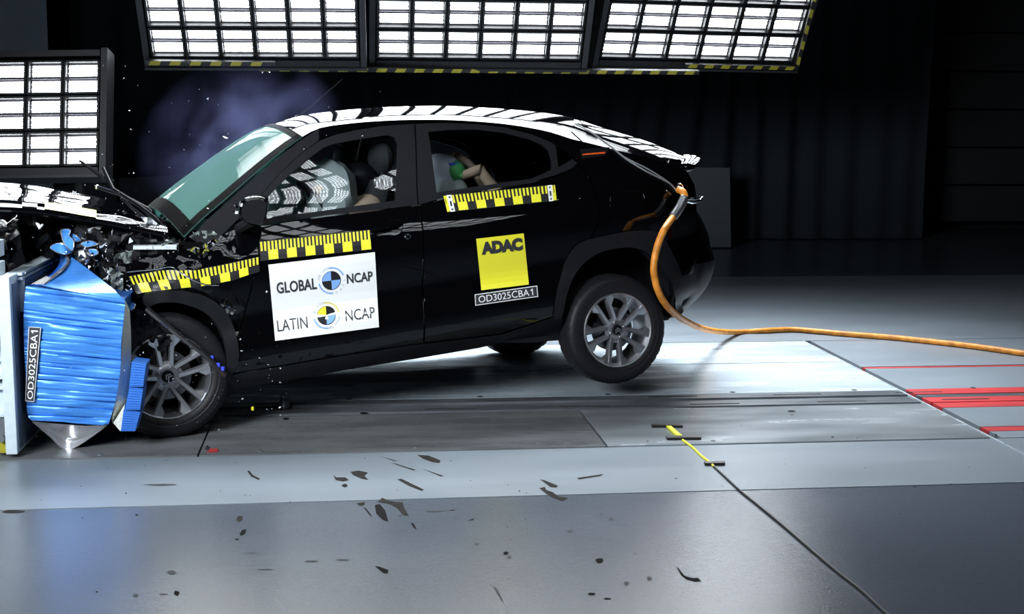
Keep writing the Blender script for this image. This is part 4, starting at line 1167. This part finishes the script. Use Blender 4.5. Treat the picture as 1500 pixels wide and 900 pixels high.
def wheel(x, w, z, spin, far=False, tilt=None):
    ty, rm, cp, bo, di = wheel_meshes()
    o = rm.build('wheel', ['alloy', 'alloy_face'], car, angle=30)
    o.location = (x, w, z)
    R = Matrix.Rotation(-math.radians(spin), 4, 'Y')
    if far: R = Matrix.Rotation(math.pi, 4, 'Z') @ R
    if tilt: R = tilt.to_4x4() @ R
    o.rotation_euler = R.to_euler()
    ty.build('tyre', 'rubber', o, angle=28)
    c = cp.build('hub_cap', ['trim', 'alloy_face'], o); c.rotation_euler = (0, math.radians(-28), 0)
    for k in range(4):
        b = bo.build('wheel_bolt', 'steel', o); a = math.radians(45 + 90 * k); b.location = (.047 * math.cos(a), -.003, .047 * math.sin(a))
    di.build('brake_disc', ['steel', 'interior'], o)
    return o
wl = float(np.linalg.norm(HR - HF))
wheel(0, 0, .326, 20)
wheel(wl, 0, .326, -25)
wheel(0, 2 * WMID - .02, .326, 0, True)
wheel(wl, 2 * WMID - .02, .326, 10, True)

tl_ = MB(); sheetpx(tl_, [(200, 452), (226, 462), (246, 476), (258, 492), (246, 508), (236, 528), (216, 534), (204, 530), (198, 490)], .015, .02, 0, .04, 21, .01); tl_.build('torn_arch_liner', 'interior', car, recalc=False)
# ------ handles, mirror, lock, marker, fuel flap, tail lamp, antenna
hd = MB()
vs, fs = cdt(spline([(546, 333), (552, 326), (575, 322), (587, 323), (590, 330), (588, 339), (580, 345), (556, 347), (547, 342)], 4, True), (), 5.0)
hd.add([S(x, y, -.002) for x, y in vs], fs)
hd.tube([S(x, y, o) for x, y, o in ((545, 337, .0), (550, 335, -.022), (566, 331, -.034), (580, 329, -.026), (586, 330, -.002))], [.010, .013, .014, .013, .010], 8)
hd.tube([S(x, y, -.003) for x, y in spline([(546, 333), (552, 326), (575, 322), (587, 323), (590, 330), (588, 339), (580, 345), (556, 347), (547, 342)], 3, True)] , .0022, 5)
hd.build('door_handle', 'paint', fd, recalc=False)
lk = MB(); c = S(597.5, 347, -.004); lk.lathe([(.0, -.004), (.010, -.004), (.011, -.001), (.014, -.006), (.0175, .0), (.0175, .01)], 20, 0, 'y', c); lk.build('lock_cylinder', 'chrome', fd)
hr = MB(); hr.tube([S(x, y, -.004) for x, y in ((846, 305), (858, 306))], .004, 5); 
om = MB()
om.prism([S(x, y, -.006) for x, y in ((853, 225.5), (886, 222.5), (886, 225), (853, 227.5))], (0, .012, 0)); om.build('marker_strip', 'orange_light', qp, smooth=False)['label'] = 'thin orange strip on the rear pillar'
oh = MB(); vs, fs = cdt([(849, 219), (893, 215.5), (886, 228), (852, 233)], (), 5.0); oh.add([S(x, y, -.004) for x, y in vs], fs); oh.build('pillar_applique', 'trim', qp, recalc=False)
ffl = MB(); fo = spline([(896, 284), (936, 281), (942, 285), (949, 312), (945, 319), (905, 326), (899, 321)], 4, True)
vs, fs = cdt(fo, (), 6.0); ffl.add([S(x, y, -.0025) for x, y in vs], fs); ffl.tube([S(x, y, -.001) for x, y in fo] + [S(*fo[0], -.001)], .0016, 5); ffl.build('fuel_flap', 'paint', qp, recalc=False)
tl = MB(); tl.tube([P(*p) for p in ((1003, 294, .08), (1014, 296.5, .12), (1025, 294.5, .18), (1029, 289, .22), (1024, 286, .22))], [.008, .011, .012, .009, .006], 8); tl.tube([P(*p) for p in ((1006, 292, .09), (1018, 293, .14), (1025, 290, .18))], .007, 6); tl.build('tail_lamp', 'chrome', car)
an = MB(); an.tube([P(431, 180, .85), P(438, 170, .85)], [.028, .016], 8); an.tube([P(437, 171, .85), P(502, 116, .85)], [.005, .0022], 6); an.build('antenna', 'trim', car)
# door mirror
mo = [(349, 303), (352, 294), (362, 288), (378, 286), (391, 289), (394, 297), (390, 318), (384, 328), (372, 330), (358, 325), (350, 317)]
mo = spline(mo, 4, True); cm = np.mean(np.array(mo), 0)
mm = MB(); rows = []
for w, s in ((.02, .72), (-.02, .90), (-.07, 1.0), (-.13, .99), (-.165, .95), (-.185, .86), (-.192, .7), (-.195, .4), (-.196, .02)):
    rows.append([P(*(cm + (np.array(p) - cm) * s), w) for p in mo])
mm.grid(rows, 0, True); mir = mm.build('door_mirror', 'paint', car)
ma = MB(); ma.tube([S(352, 335, .02), P(358, 330, -.03), P(368, 324, -.08)], [.03, .026, .03], 8); ma.build('mirror_arm', 'plastic', mir)
mg = MB(); sheetpx(mg, [(342, 300), (348, 298), (349, 305), (345, 304)], -.09, .02, 0, .02, 4); sheetpx(mg, [(341, 309), (350, 309), (351, 314), (345, 314)], -.08, .02, 0, .03, 6); mg.build('broken_mirror_lens', 'chrome', mir, recalc=False)
mo2 = MB(); vs, fs = cdt([tuple(cm + (np.array(p) - cm) * .82 + np.array((1, 3))) for p in mo], (), 5); mo2.add([P(x, y, -.1965) for x, y in vs], fs); mo2.build('mirror_cap', 'plastic', mir, recalc=False)

# ------ test stickers
sg = Sheet([(393, 388), (549, 369.5), (555, 479.5), (403, 499.5)], S, 1.40); sg.base(0)
sg.text('GLOBAL', .055, .245, .435, .395, 2, .022); sg.text('NCAP', .72, .245, .965, .375, 2, .022)
sg.text('LATIN', .03, .735, .32, .885, 2, .0); sg.text('NCAP', .685, .72, .965, .865, 2, .0)
for cu, cv, left, rc in ((.575, .305, 3, 3), (.505, .755, 4, 6)):
    R1 = .118
    sg.ring(cu, cv, 0.0, R1, 270, 360, left, n=14); sg.ring(cu, cv, 0.0, R1, 0, 90, 1, n=14); sg.ring(cu, cv, 0, R1, 90, 180, 3, n=14); sg.ring(cu, cv, 0, R1, 180, 270, 1, n=14)
    sg.ring(cu, cv, R1, R1 + .006, 0, 360, 1, n=48)
    sg.ring(cu, cv, .158, .176, -8, 72 if rc == 3 else 82, rc); sg.ring(cu, cv, .158, .176, 176, 262, 3)
sg.arc_text('FOR SAFER', .575, .305, .170, 282, 352, .030, 5); sg.arc_text('CARS', .575, .305, .170, 160, 95, .030, 5, inward=True)
sg.arc_text('PARA AUTOS', .505, .755, .170, 278, 352, .030, 5); sg.arc_text('MAS SEGUROS', .505, .755, .170, 170, 92, .030, 5, inward=True)
o = sg.build('test_sign', ['white', 'black', 'darkprint', 'blueprint', 'yellow', 'greyprint', 'paleyellow'], fd); o['label'] = 'white test sign with two round quartered emblems'
sa = Sheet([(697.5, 350), (767, 342), (774.5, 417), (705, 425.5)], S, .93); sa.base(0)
sa.text('ADAC', .075, .075, .95, .325, 1, .075)
o = sa.build('club_sticker', ['yellow', 'darkprint'], rd); o['label'] = 'square yellow sticker with dark letters'
sn = Sheet([(695, 431.5), (786.5, 418.5), (788, 435), (696, 448)], S, 5.5); sn.base(0, 12, 3)
sn.rect(0, 0, 1, .07, 1); sn.rect(0, .93, 1, 1, 1); sn.rect(0, 0, .012, 1, 1); sn.rect(.988, 0, 1, 1, 1); sn.text('OD3025CBA', .055, .19, .865, .80, 1, .004); sn.one(.885, .21, .925, .78, 1)
o = sn.build('number_label', ['darkprint', 'white'], rd); o['label'] = 'dark number label with white letters'
scale_tape('scale_tape', [(379.5, 354), (542, 336.5), (544.5, 366), (381.5, 382.5)], S, 6, fd, 'yellow and black scale tape on the front door', phase=.0)
scale_tape('scale_tape', [(649, 286.5), (812.5, 270.5), (815, 294), (655, 311)], S, 6, rd, 'yellow and black scale tape with white end tabs', ends=True, phase=-.2)
def Sf(px, py, off):
    p = S(px, py, 0)
    p[1] += crumple(p[0], p[2]) + off * 1.6
    return p
class Bent(Sheet):
    def at(s, u, v, off):
        t = s.top[0]; 
        a = np.array((np.interp(u, s.us, [p[0] for p in s.top]), np.interp(u, s.us, [p[1] for p in s.top])))
        b = np.array((np.interp(u, s.us, [p[0] for p in s.bot]), np.interp(u, s.us, [p[1] for p in s.bot])))
        p = a * (1 - v) + b * v
        return s.surf(p[0], p[1], off)
fb = Bent([(0, 0)] * 4, Sf, 8.0)
fb.us = [0, .25, .5, .75, 1]; fb.top = [(188, 405), (236, 396), (288, 395.5), (335, 386), (379, 376)]; fb.bot = [(201, 431), (246, 425), (293, 421), (338, 412), (380, 398)]
fb.base(0, 60, 6)
for p in range(7):
    for k in range(5):
        u = (p + (k + .25) / 5) / 6.4; u1 = u + .5 / 5 / 6.4
        if u1 <= 1: fb.rect(u, .03, u1, .5, 1, -.0060)
    u0 = (p + .28) / 6.4; u1 = (p + .78) / 6.4
    if u1 <= 1: fb.rect(u0, .48, u1, .97, 1, -.0060)
o = fb.build('scale_tape', ['black', 'yellow'], fen); o['label'] = 'creased yellow and black scale tape on the crushed fender'
# small bits on the flank
bits = MB()
for x, y in ((817, 293), (849, 291), (409, 420)): bits.sphere(S(x, y, -.004), .004, 0, 8, 6)
bits.build('chrome_specks', 'chrome', qp)

# ------ cabin
def seat(x, w, z, name='front_seat'):
    b = MB()
    rows = []
    for t in np.linspace(0, 1, 9):
        ww = .25 - .05 * t; th = .11 - .05 * t; cx = x + .24 * t; cz = z + .62 * t
        ring = []
        for k in range(16):
            a = 2 * math.pi * k / 16; sq = lambda c: math.copysign(abs(c) ** .55, c)
            ring.append((cx + th * sq(math.cos(a)), w + ww * sq(math.sin(a)), cz))
        rows.append(ring)
    b.grid(rows, 0, True); b.add(rows[-1], [tuple(range(16))])
    o = b.build(name, 'seat', car)
    h = MB(); h.sphere((x + .28, w, z + .74), (.07, .15, .10), 0, 16, 10); h.tube([(x + .25, w - .07, z + .6), (x + .28, w - .07, z + .74)], .008).tube([(x + .25, w + .07, z + .6), (x + .28, w + .07, z + .74)], .008); h.build('headrest', 'seat', o)
    c = MB(); c.box((x - .22, w, z - .02), (.5, .48, .16)); c.build('seat_cushion', 'seat', o, bevel=.04)
    return o
hp_ = P(558, 232, .46)
seat(hp_[0] - .28, .46, hp_[2] - .74)
seat(hp_[0] - .28, 1.28, hp_[2] - .74)
rb = MB(); rb.box((2.35, WMID, .95), (.16, 1.2, .55), 0, Matrix.Rotation(.25, 3, 'Y')); rb.box((2.1, WMID, .66), (.5, 1.2, .16)); rb.build('rear_bench', 'seat', car, bevel=.04)
db = MB(); rows = []
for t in np.linspace(0, 1, 9):
    w = .22 + (2 * WMID - .44) * t; rows.append([(.20, w, 1.06), (.42, w, 1.10), (.55, w, 1.06), (.60, w, .98), (.55, w, .80), (.3, w, .7)])
db.grid(rows); db.build('dashboard', 'interior', car)
hl = MB(); hl.grid([[p - np.array((0, 0, .03)) for p in r[1:-1]] for r in roof_rows[2:-1]]); hl.build('headliner', 'interior', car, recalc=False)
swp = P(462, 300, .46)
sw = MB(); sw.lathe([(.165 + .014 * math.cos(a), .014 * math.sin(a)) for a in np.linspace(0, 2 * math.pi, 9)], 32, 0, 'z'); sw.box((0, 0, 0), (.32, .04, .02)); sw.box((0, -.08, 0), (.04, .16, .02)); 
so = sw.build('steering_wheel', 'interior', car); so.location = swp; so.rotation_euler = (0, math.radians(62), 0)
ab = MB(); ab.sphere(swp + np.array((.10, 0, .02)), (.14, .27, .24), 0, 24, 16, .15, 4); ab.build('airbag', 'airbag', car)
ab = MB(); ab.sphere(swp + np.array((.02, .80, .06)), (.22, .27, .26), 0, 24, 16, .15, 6); ab.build('airbag', 'airbag', car)
sb = MB(); sb.tube([P(585, 225, .26), P(570, 262, .30), P(540, 292, .40)], .012, 4); sb.build('seat_belt', 'trim', car)
cf = MB()
for a in ((514, 284), (520, 291)): cf.tube([P(a[0], a[1], .30), P(a[0] + 8, a[1] + 10, .30)], .006, 6)
cf.tube([P(513, 287, .30), P(527, 297, .30)], .006, 6); cf.build('sensor_bracket', 'steel', car)
#PART5
# ------------------------------------------------------------------ crash test dummies in the cabin
def skin_body(name, joints, edges, m, parent, sub=2):
    me = bpy.data.meshes.new(name); me.from_pydata([tuple(j[0]) for j in joints], edges, [])
    o = bpy.data.objects.new(name, me); COL.objects.link(o); o.parent = parent
    o.modifiers.new('skin', 'SKIN').use_smooth_shade = True
    for i, j in enumerate(joints):
        r = j[1]; me.skin_vertices[0].data[i].radius = r if isinstance(r, tuple) else (r, r)
    me.skin_vertices[0].data[0].use_root = True
    s = o.modifiers.new('sub', 'SUBSURF'); s.levels = sub; s.render_levels = sub
    me.materials.append(MAT[m])
    return o
def cw(p): return ORG + p[0] * EX + p[1] * EY + p[2] * EZ
base = P(545, 360, .46)
drv = empty('crash_test_dummy', cw(base), 'driver crash test dummy thrown forward in the front seat, arms towards the wheel', 'crash test dummy')
dl = lambda p: Vector(np.array(cw(p)) - np.array(cw(base)))
hd_ = P(521, 268, .46)
hip = P(548, 355, .46); ch_ = P(535, 310, .46); nk = P(528, 288, .46)
J = [(dl(hip), .12), (dl((hip + ch_) / 2), .12), (dl(ch_), (.15, .12)), (dl(nk), .05), (dl(hd_), .085)]
E_ = [(0, 1), (1, 2), (2, 3), (3, 4)]
for sgn in (-1, 1):
    sh_ = ch_ + np.array((-.0, sgn * .19, .05)); el = P(500, 312, .46) + np.array((0, sgn * .22, 0)); wr = P(478, 290, .46) + np.array((0, sgn * .14, .02)); kn = P(488, 352, .46) + np.array((0, sgn * .15, 0)); ft = kn + np.array((-.3, 0, -.35))
    n = len(J); J += [(dl(sh_), .06), (dl(el), .045), (dl(wr), .032), (dl(wr + np.array((-.06, 0, .03))), .036), (dl(wr + np.array((-.11, 0, .04))), .018)]
    E_ += [(2, n), (n, n + 1), (n + 1, n + 2), (n + 2, n + 3), (n + 3, n + 4)]
    n = len(J); J += [(dl(hip + np.array((0, sgn * .1, 0))), .085), (dl(kn), .06), (dl(ft), .04)]; E_ += [(0, n), (n, n + 1), (n + 1, n + 2)]
bd = skin_body('body', J, E_, 'dummy_tan', drv)
suit = MB(); suit.sphere(dl((ch_ + hip) / 2 + np.array((.0, 0, .02))), (.15, .21, .20)); suit.build('shirt', 'interior', drv)
cap = MB(); cap.sphere(dl(hd_ + np.array((.02, 0, .015))), (.105, .09, .105)); cap.build('head_cover', 'trim', drv)

cb_ = P(690, 290, .55)
chd = empty('child_test_dummy', cw(cb_), 'child crash test dummy with green head slumped in the rear seat, bare legs up', 'crash test dummy')
cl_ = lambda p: Vector(np.array(cw(p)) - np.array(cw(cb_)))
h0 = P(663, 251, .50)
tors = [P(655, 285, .46), P(660, 275, .46), P(666, 262, .48)]
J = [(cl_(P(640, 292, .46)), .10), (cl_(P(660, 282, .46)), .10), (cl_(P(676, 278, .47)), .07), (cl_(P(668, 262, .5)), .04)]
E_ = [(0, 1), (1, 2), (2, 3)]
skin_body('torso', J, E_, 'dummy_grey', chd)
hm_ = MB(); hm_.sphere(cl_(h0), (.078, .075, .070), 0, 20, 14); hm_.sphere(cl_(h0 + np.array((.03, -.06, -.03))), (.018, .016, .016), 0, 8, 6); hm_.build('head', 'dummy_green', chd)
tp_ = MB(); tp_.grid([[cl_(P(x, y, .50 - .066 + .0012 * (abs(x - 665) + abs(y - 243)))) for x in np.linspace(657, 673, 5)] for y in np.linspace(238.5, 248, 4)]); tp_.build('tape_patch', 'bluetape', chd, recalc=False)
lg_ = MB(); lg_.tube([cl_(P(*p)) for p in ((664, 227, .62), (668, 229, .62), (685, 240, .60), (700, 256, .58), (715, 275, .56))], [.020, .032, .030, .034, .042], 14); lg_.build('leg', 'dummy_tan', chd)
lg_ = MB(); lg_.tube([cl_(P(*p)) for p in ((702, 248, .42), (708, 256, .42), (716, 266, .44), (728, 284, .46))], [.034, .032, .034, .042], 14); lg_.build('leg', 'dummy_tan', chd)
ft_ = MB(); rows = []
for t, r in ((0, .018), (.06, .028), (.3, .030), (.7, .033), (.94, .030), (1, .016)):
    c = cl_(P(678 + 28 * t, 257 - 9.5 * t, .40)); rows.append([(c.x + .35 * r * math.cos(a), c.y + 1.1 * r * math.cos(a) , c.z + r * math.sin(a)) for a in np.linspace(0, 2 * math.pi, 14, endpoint=False)])
ft_.grid(rows, 0, True); ft_.add(rows[0], [tuple(range(14))]); ft_.add(rows[-1], [tuple(range(14))]); ft_.build('foot', 'dummy_tan', chd)
cs_ = empty('child_restraint', cw(P(640, 300, .62)), 'pale lavender child seat shell in the rear, behind the green headed dummy', 'child seat')
cl2 = lambda p: Vector(np.array(cw(p)) - np.array(cw(P(640, 300, .62))))
sh_ = MB(); sh_.sphere(cl2(P(645, 252, .54)), (.14, .10, .110), 0, 24, 14); sh_.build('shell', 'lavender', cs_)
sh_ = MB(); sh_.box(cl2(P(650, 330, .62)), (.4, .36, .22)); sh_.build('base', 'interior', cs_, bevel=.03)

# ------------------------------------------------------------------ hose, wires, floor cable
hz = lambda px, py, r=.0: tuple(QZ(px, py, r))
tail = [cw(P(994, 278, .04)), cw(P(1000, 281, .0)), cw(P(1003, 289, -.02)), cw(P(995, 305, -.03)), cw(P(986, 318, -.04))]
z8 = cw(P(958, 385, -.12)); 
hose = empty('supply_hose', tuple(QZ(1090, 486, 0)), 'thick orange hose hanging from the tail of the car and running right across the floor', 'hose')
hl_ = lambda p: Vector(np.array(p) - np.array(QZ(1090, 486, 0)))
mid = []
ya = cw(P(986, 318, -.04))[1]; yb = QZ(1080, 488, .04)[1]
for (px, py), t in (((974, 335), 7.46), ((964, 358), 7.44), ((958, 385), 7.42), ((959, 408), 7.42), ((967, 433), 7.45), ((981, 453), 7.55), ((1000, 468), 7.85), ((1022, 479), 8.4), ((1045, 485), 9.1)):
    mid.append(QY(px, py, t))
floorp = [QZ(px, py, .022) for px, py in ((1080, 487), (1120, 484.5), (1160, 483), (1190, 485), (1240, 489.5), (1300, 494), (1360, 500), (1430, 508), (1500, 518), (1580, 529), (1700, 548), (1900, 585))]
pts = [np.array(p) for p in tail[-1:]] + mid + floorp
hb_ = MB(); hb_.tube([hl_(p) for p in spline(pts, 6)], .0205, 14); hb_.build('sheath', 'orange', hose)
hb_ = MB(); hb_.tube([hl_(p) for p in spline(tail[:3], 6)], .022, 12); hb_.build('end_boot', 'orange', hose)
sl_ = MB(); q = [hl_(p) for p in (tail[2], tail[3], tail[4])]; q2 = spline(q, 10); sl_.tube(q2, [.027 + .0015 * (k % 2) for k in range(len(q2))], 14); sl_.build('metal_sleeve', 'steel', hose)
ey_ = MB(); ey_.lathe([(.022 + .004 * math.cos(a), .004 * math.sin(a)) for a in np.linspace(0, 2 * math.pi, 7)], 20, 0, 'y', hl_(cw(P(996, 275, .03)))); ey_.build('shackle', 'chrome', hose)
for k, pts in enumerate((((842, 181, .3), (866, 195), (885, 209), (900, 220), (908, 227), (920, 236), (945, 251), (975, 266), (985, 274), (990, 281)), ((905, 225), (920, 234), (948, 248), (972, 263), (984, 272)))):
    q = []
    for p in pts:
        s = S(p[0], p[1], -.012) if len(p) == 2 else P(*p)
        q.append(cw(s))
    o0 = np.array(q[-1])
    w_ = MB(); w_.tube([Vector(np.array(p) - o0) for p in spline(q, 4)], .0055 if k == 0 else .004, 6)
    o = w_.build('sensor_wire', 'wire', None); o.location = o0
    tag(o, ('long grey wire running over the black rear pillar down to the hose end', 'short thin wire lying beside the longer one on the rear pillar')[k], 'wire')
fc_ = empty('floor_cable', tuple(QZ(1043, 682)), 'black cable with yellow tape taped to the floor, running to the bottom edge', 'cable')
fl_l = lambda px, py, z=.005: Vector(np.array(QZ(px, py, z)) - np.array(QZ(1043, 682)))
c_ = MB(); c_.tube([fl_l(*p) for p in spline([(1046, 684), (1060, 697), (1085, 720), (1110, 740), (1150, 773), (1200, 816), (1230, 841), (1262, 866), (1300, 901), (1350, 948)], 5)], .0065, 7); c_.build('cord', 'cable', fc_)
c_ = MB(); c_.tube([fl_l(*p) for p in spline([(1000, 645), (1015, 656), (1025, 666), (1040, 678), (1046, 684)], 4)], .006, 7); c_.build('yellow_cord', 'ytape', fc_)
c_ = MB(); c_.prism([fl_l(*p, .002) for p in ((976, 627), (983, 627), (1000, 642), (993, 643))], (0, 0, .012)); c_.build('yellow_strip', 'ytape', fc_, smooth=False)
for q in (((954, 624), (999, 624.5), (1000, 627), (955, 626.5)), ((975, 642), (1027, 641.5), (1027, 644.5), (977, 645)), ((1031, 680), (1062, 679), (1062, 682), (1033, 682.5))):
    c_ = MB(); c_.prism([fl_l(*p, .001) for p in q], (0, 0, .013)); c_.build('tape_strip', 'black', fc_, smooth=False)
rp = MB(); a = QZ(417, 597); rp.lathe([(.0, .0), (.03, .0), (.03, .04), (.024, .055), (.03, .06), (.03, .07), (0, .07)], 14, 0, 'z'); o = rp.build('rail_stop', 'rail', None); o.location = a
tag(o, 'small rusty round stud standing in the rail under the car', 'stud')

# ------------------------------------------------------------------ flying glass and loose pieces
random.seed(5)
sp_ = MB(); sd_ = MB()
for i in range(330):
    k = random.random()
    if k < .45: x, y, w = random.uniform(0, 330), random.gauss(350, 60), random.uniform(-.3, .6)
    elif k < .75: x, y, w = random.uniform(180, 420), random.gauss(560, 60), random.uniform(-.25, -.02)
    else: x, y, w = random.uniform(100, 560), random.uniform(80, 330), random.uniform(-.2, .3)
    p = cw(P(x, y, w))
    if p[2] < .02: continue
    s = random.choice((.0035, .0035, .005, .007)); v = [Vector(p) + Vector((random.uniform(-s, s), random.uniform(-s, s), random.uniform(-s, s))) for _ in range(4)]
    (sp_ if random.random() < .8 else sd_).add(v, [(0, 1, 2), (0, 1, 3), (1, 2, 3), (0, 3, 2)])
tag(sp_.build('glass_splinters', 'shard', None, smooth=False, recalc=False), 'tiny bright glass splinters flying around the crushed nose of the car', 'splinters', kind='stuff')
def piece(px, w, m, label, name='loose_fragment'):
    q = [cw(P(x, y, w)) for x, y in px]; c = np.mean(q, 0)
    mb = MB(); mb.prism([Vector(np.array(p) - c) for p in q], (0.004, .008, .002)); o = mb.build(name, m, None, smooth=False); o.location = c
    tag(o, label, 'fragment', 'flying fragments')
piece([(52, 327), (56, 329), (57, 331), (61, 328.5), (62, 331), (57, 336)], .0, 'white', 'white chip flying below the bonnet edge')
piece([(127, 336), (137, 333), (150, 331), (143, 341), (131, 341)], .25, 'shard', 'bright glass piece tucked under the rear of the bonnet edge')
piece([(326, 200), (330, 203), (333, 203), (329, 201)], .1, 'white', 'tiny white sliver flying in the smoke ahead of the windscreen')
piece([(368, 597), (371, 597), (371, 602), (368, 601)], -.35, 'ytape', 'tiny yellow chip flying low behind the front tyre')
piece([(302, 654), (307, 657), (305, 661), (300, 658)], -.55, 'darkshard', 'small black chip near the floor below the front tyre')
for k, (x, y) in enumerate(((310, 525), (319.5, 535.5), (326, 541))):
    piece([(x - 2.5, y - 3), (x + 2, y - 2.5), (x + 2, y + 3), (x - 2, y + 2)], -.06, 'bluelight', ('upper', 'middle', 'lower')[k] + ' of three small blue squares beside the front tyre')
br_ = MB(); br_.tube([cw(P(*p)) for p in ((214, 452, -.04), (260, 490, -.06), (300, 520, -.06), (330, 550, -.04))], .015, 6); o = br_.build('steel_strip', 'darkshard', None)
tag(o, 'thin dark strip lying diagonally across the top of the front wheel', 'strip')
rm_ = MB(); rm_.prism([QZ(*p, .002) for p in ((303, 658), (320, 658), (319, 662), (304, 663))], (0, 0, .002)); o = rm_.build('red_tape', 'red', None, smooth=False); tag(o, 'short red tape mark on the steel floor below the front tyre', 'tape')

# ------------------------------------------------------------------ smoke
sm_ = bpy.data.materials.new('smoke'); sm_.use_nodes = True
nt = sm_.node_tree; nt.nodes.remove(nt.nodes['Principled BSDF'])
vs_ = nt.nodes.new('ShaderNodeVolumeScatter'); vs_.inputs['Color'].default_value = (.36, .40, .88, 1); vs_.inputs['Anisotropy'].default_value = .1
tc_ = nt.nodes.new('ShaderNodeTexCoord')
ns = nt.nodes.new('ShaderNodeTexNoise'); ns.inputs['Scale'].default_value = 2.0; ns.inputs['Detail'].default_value = 4; ns.inputs['Distortion'].default_value = .6
nt.links.new(tc_.outputs['Object'], ns.inputs['Vector'])
ln = nt.nodes.new('ShaderNodeVectorMath'); ln.operation = 'LENGTH'; nt.links.new(tc_.outputs['Object'], ln.inputs[0])
m1 = nt.nodes.new('ShaderNodeMapRange'); m1.inputs['From Min'].default_value = 1.0; m1.inputs['From Max'].default_value = .25; nt.links.new(ln.outputs['Value'], m1.inputs[0])
m2 = nt.nodes.new('ShaderNodeMapRange'); m2.inputs['From Min'].default_value = .44; m2.inputs['From Max'].default_value = .70; nt.links.new(ns.outputs['Fac'], m2.inputs[0])
mu = nt.nodes.new('ShaderNodeMath'); mu.operation = 'MULTIPLY'; nt.links.new(m1.outputs[0], mu.inputs[0]); nt.links.new(m2.outputs[0], mu.inputs[1])
mv = nt.nodes.new('ShaderNodeMath'); mv.operation = 'MULTIPLY'; mv.inputs[1].default_value = .65; nt.links.new(mu.outputs[0], mv.inputs[0])
nt.links.new(mv.outputs[0], vs_.inputs['Density']); nt.links.new(vs_.outputs[0], nt.nodes['Material Output'].inputs['Volume'])
MAT['smoke'] = sm_
sk = MB(); sk.sphere((0, 0, 0), 1.0, 0, 20, 14); o = sk.build('smoke', 'smoke', None)
o.location = cw(P(355, 215, .62)); o.scale = (.62, .62, .50)
o.rotation_euler = (0, math.radians(-25), 0)
tag(o, 'thin bluish smoke rising around the windscreen', 'smoke', kind='stuff')
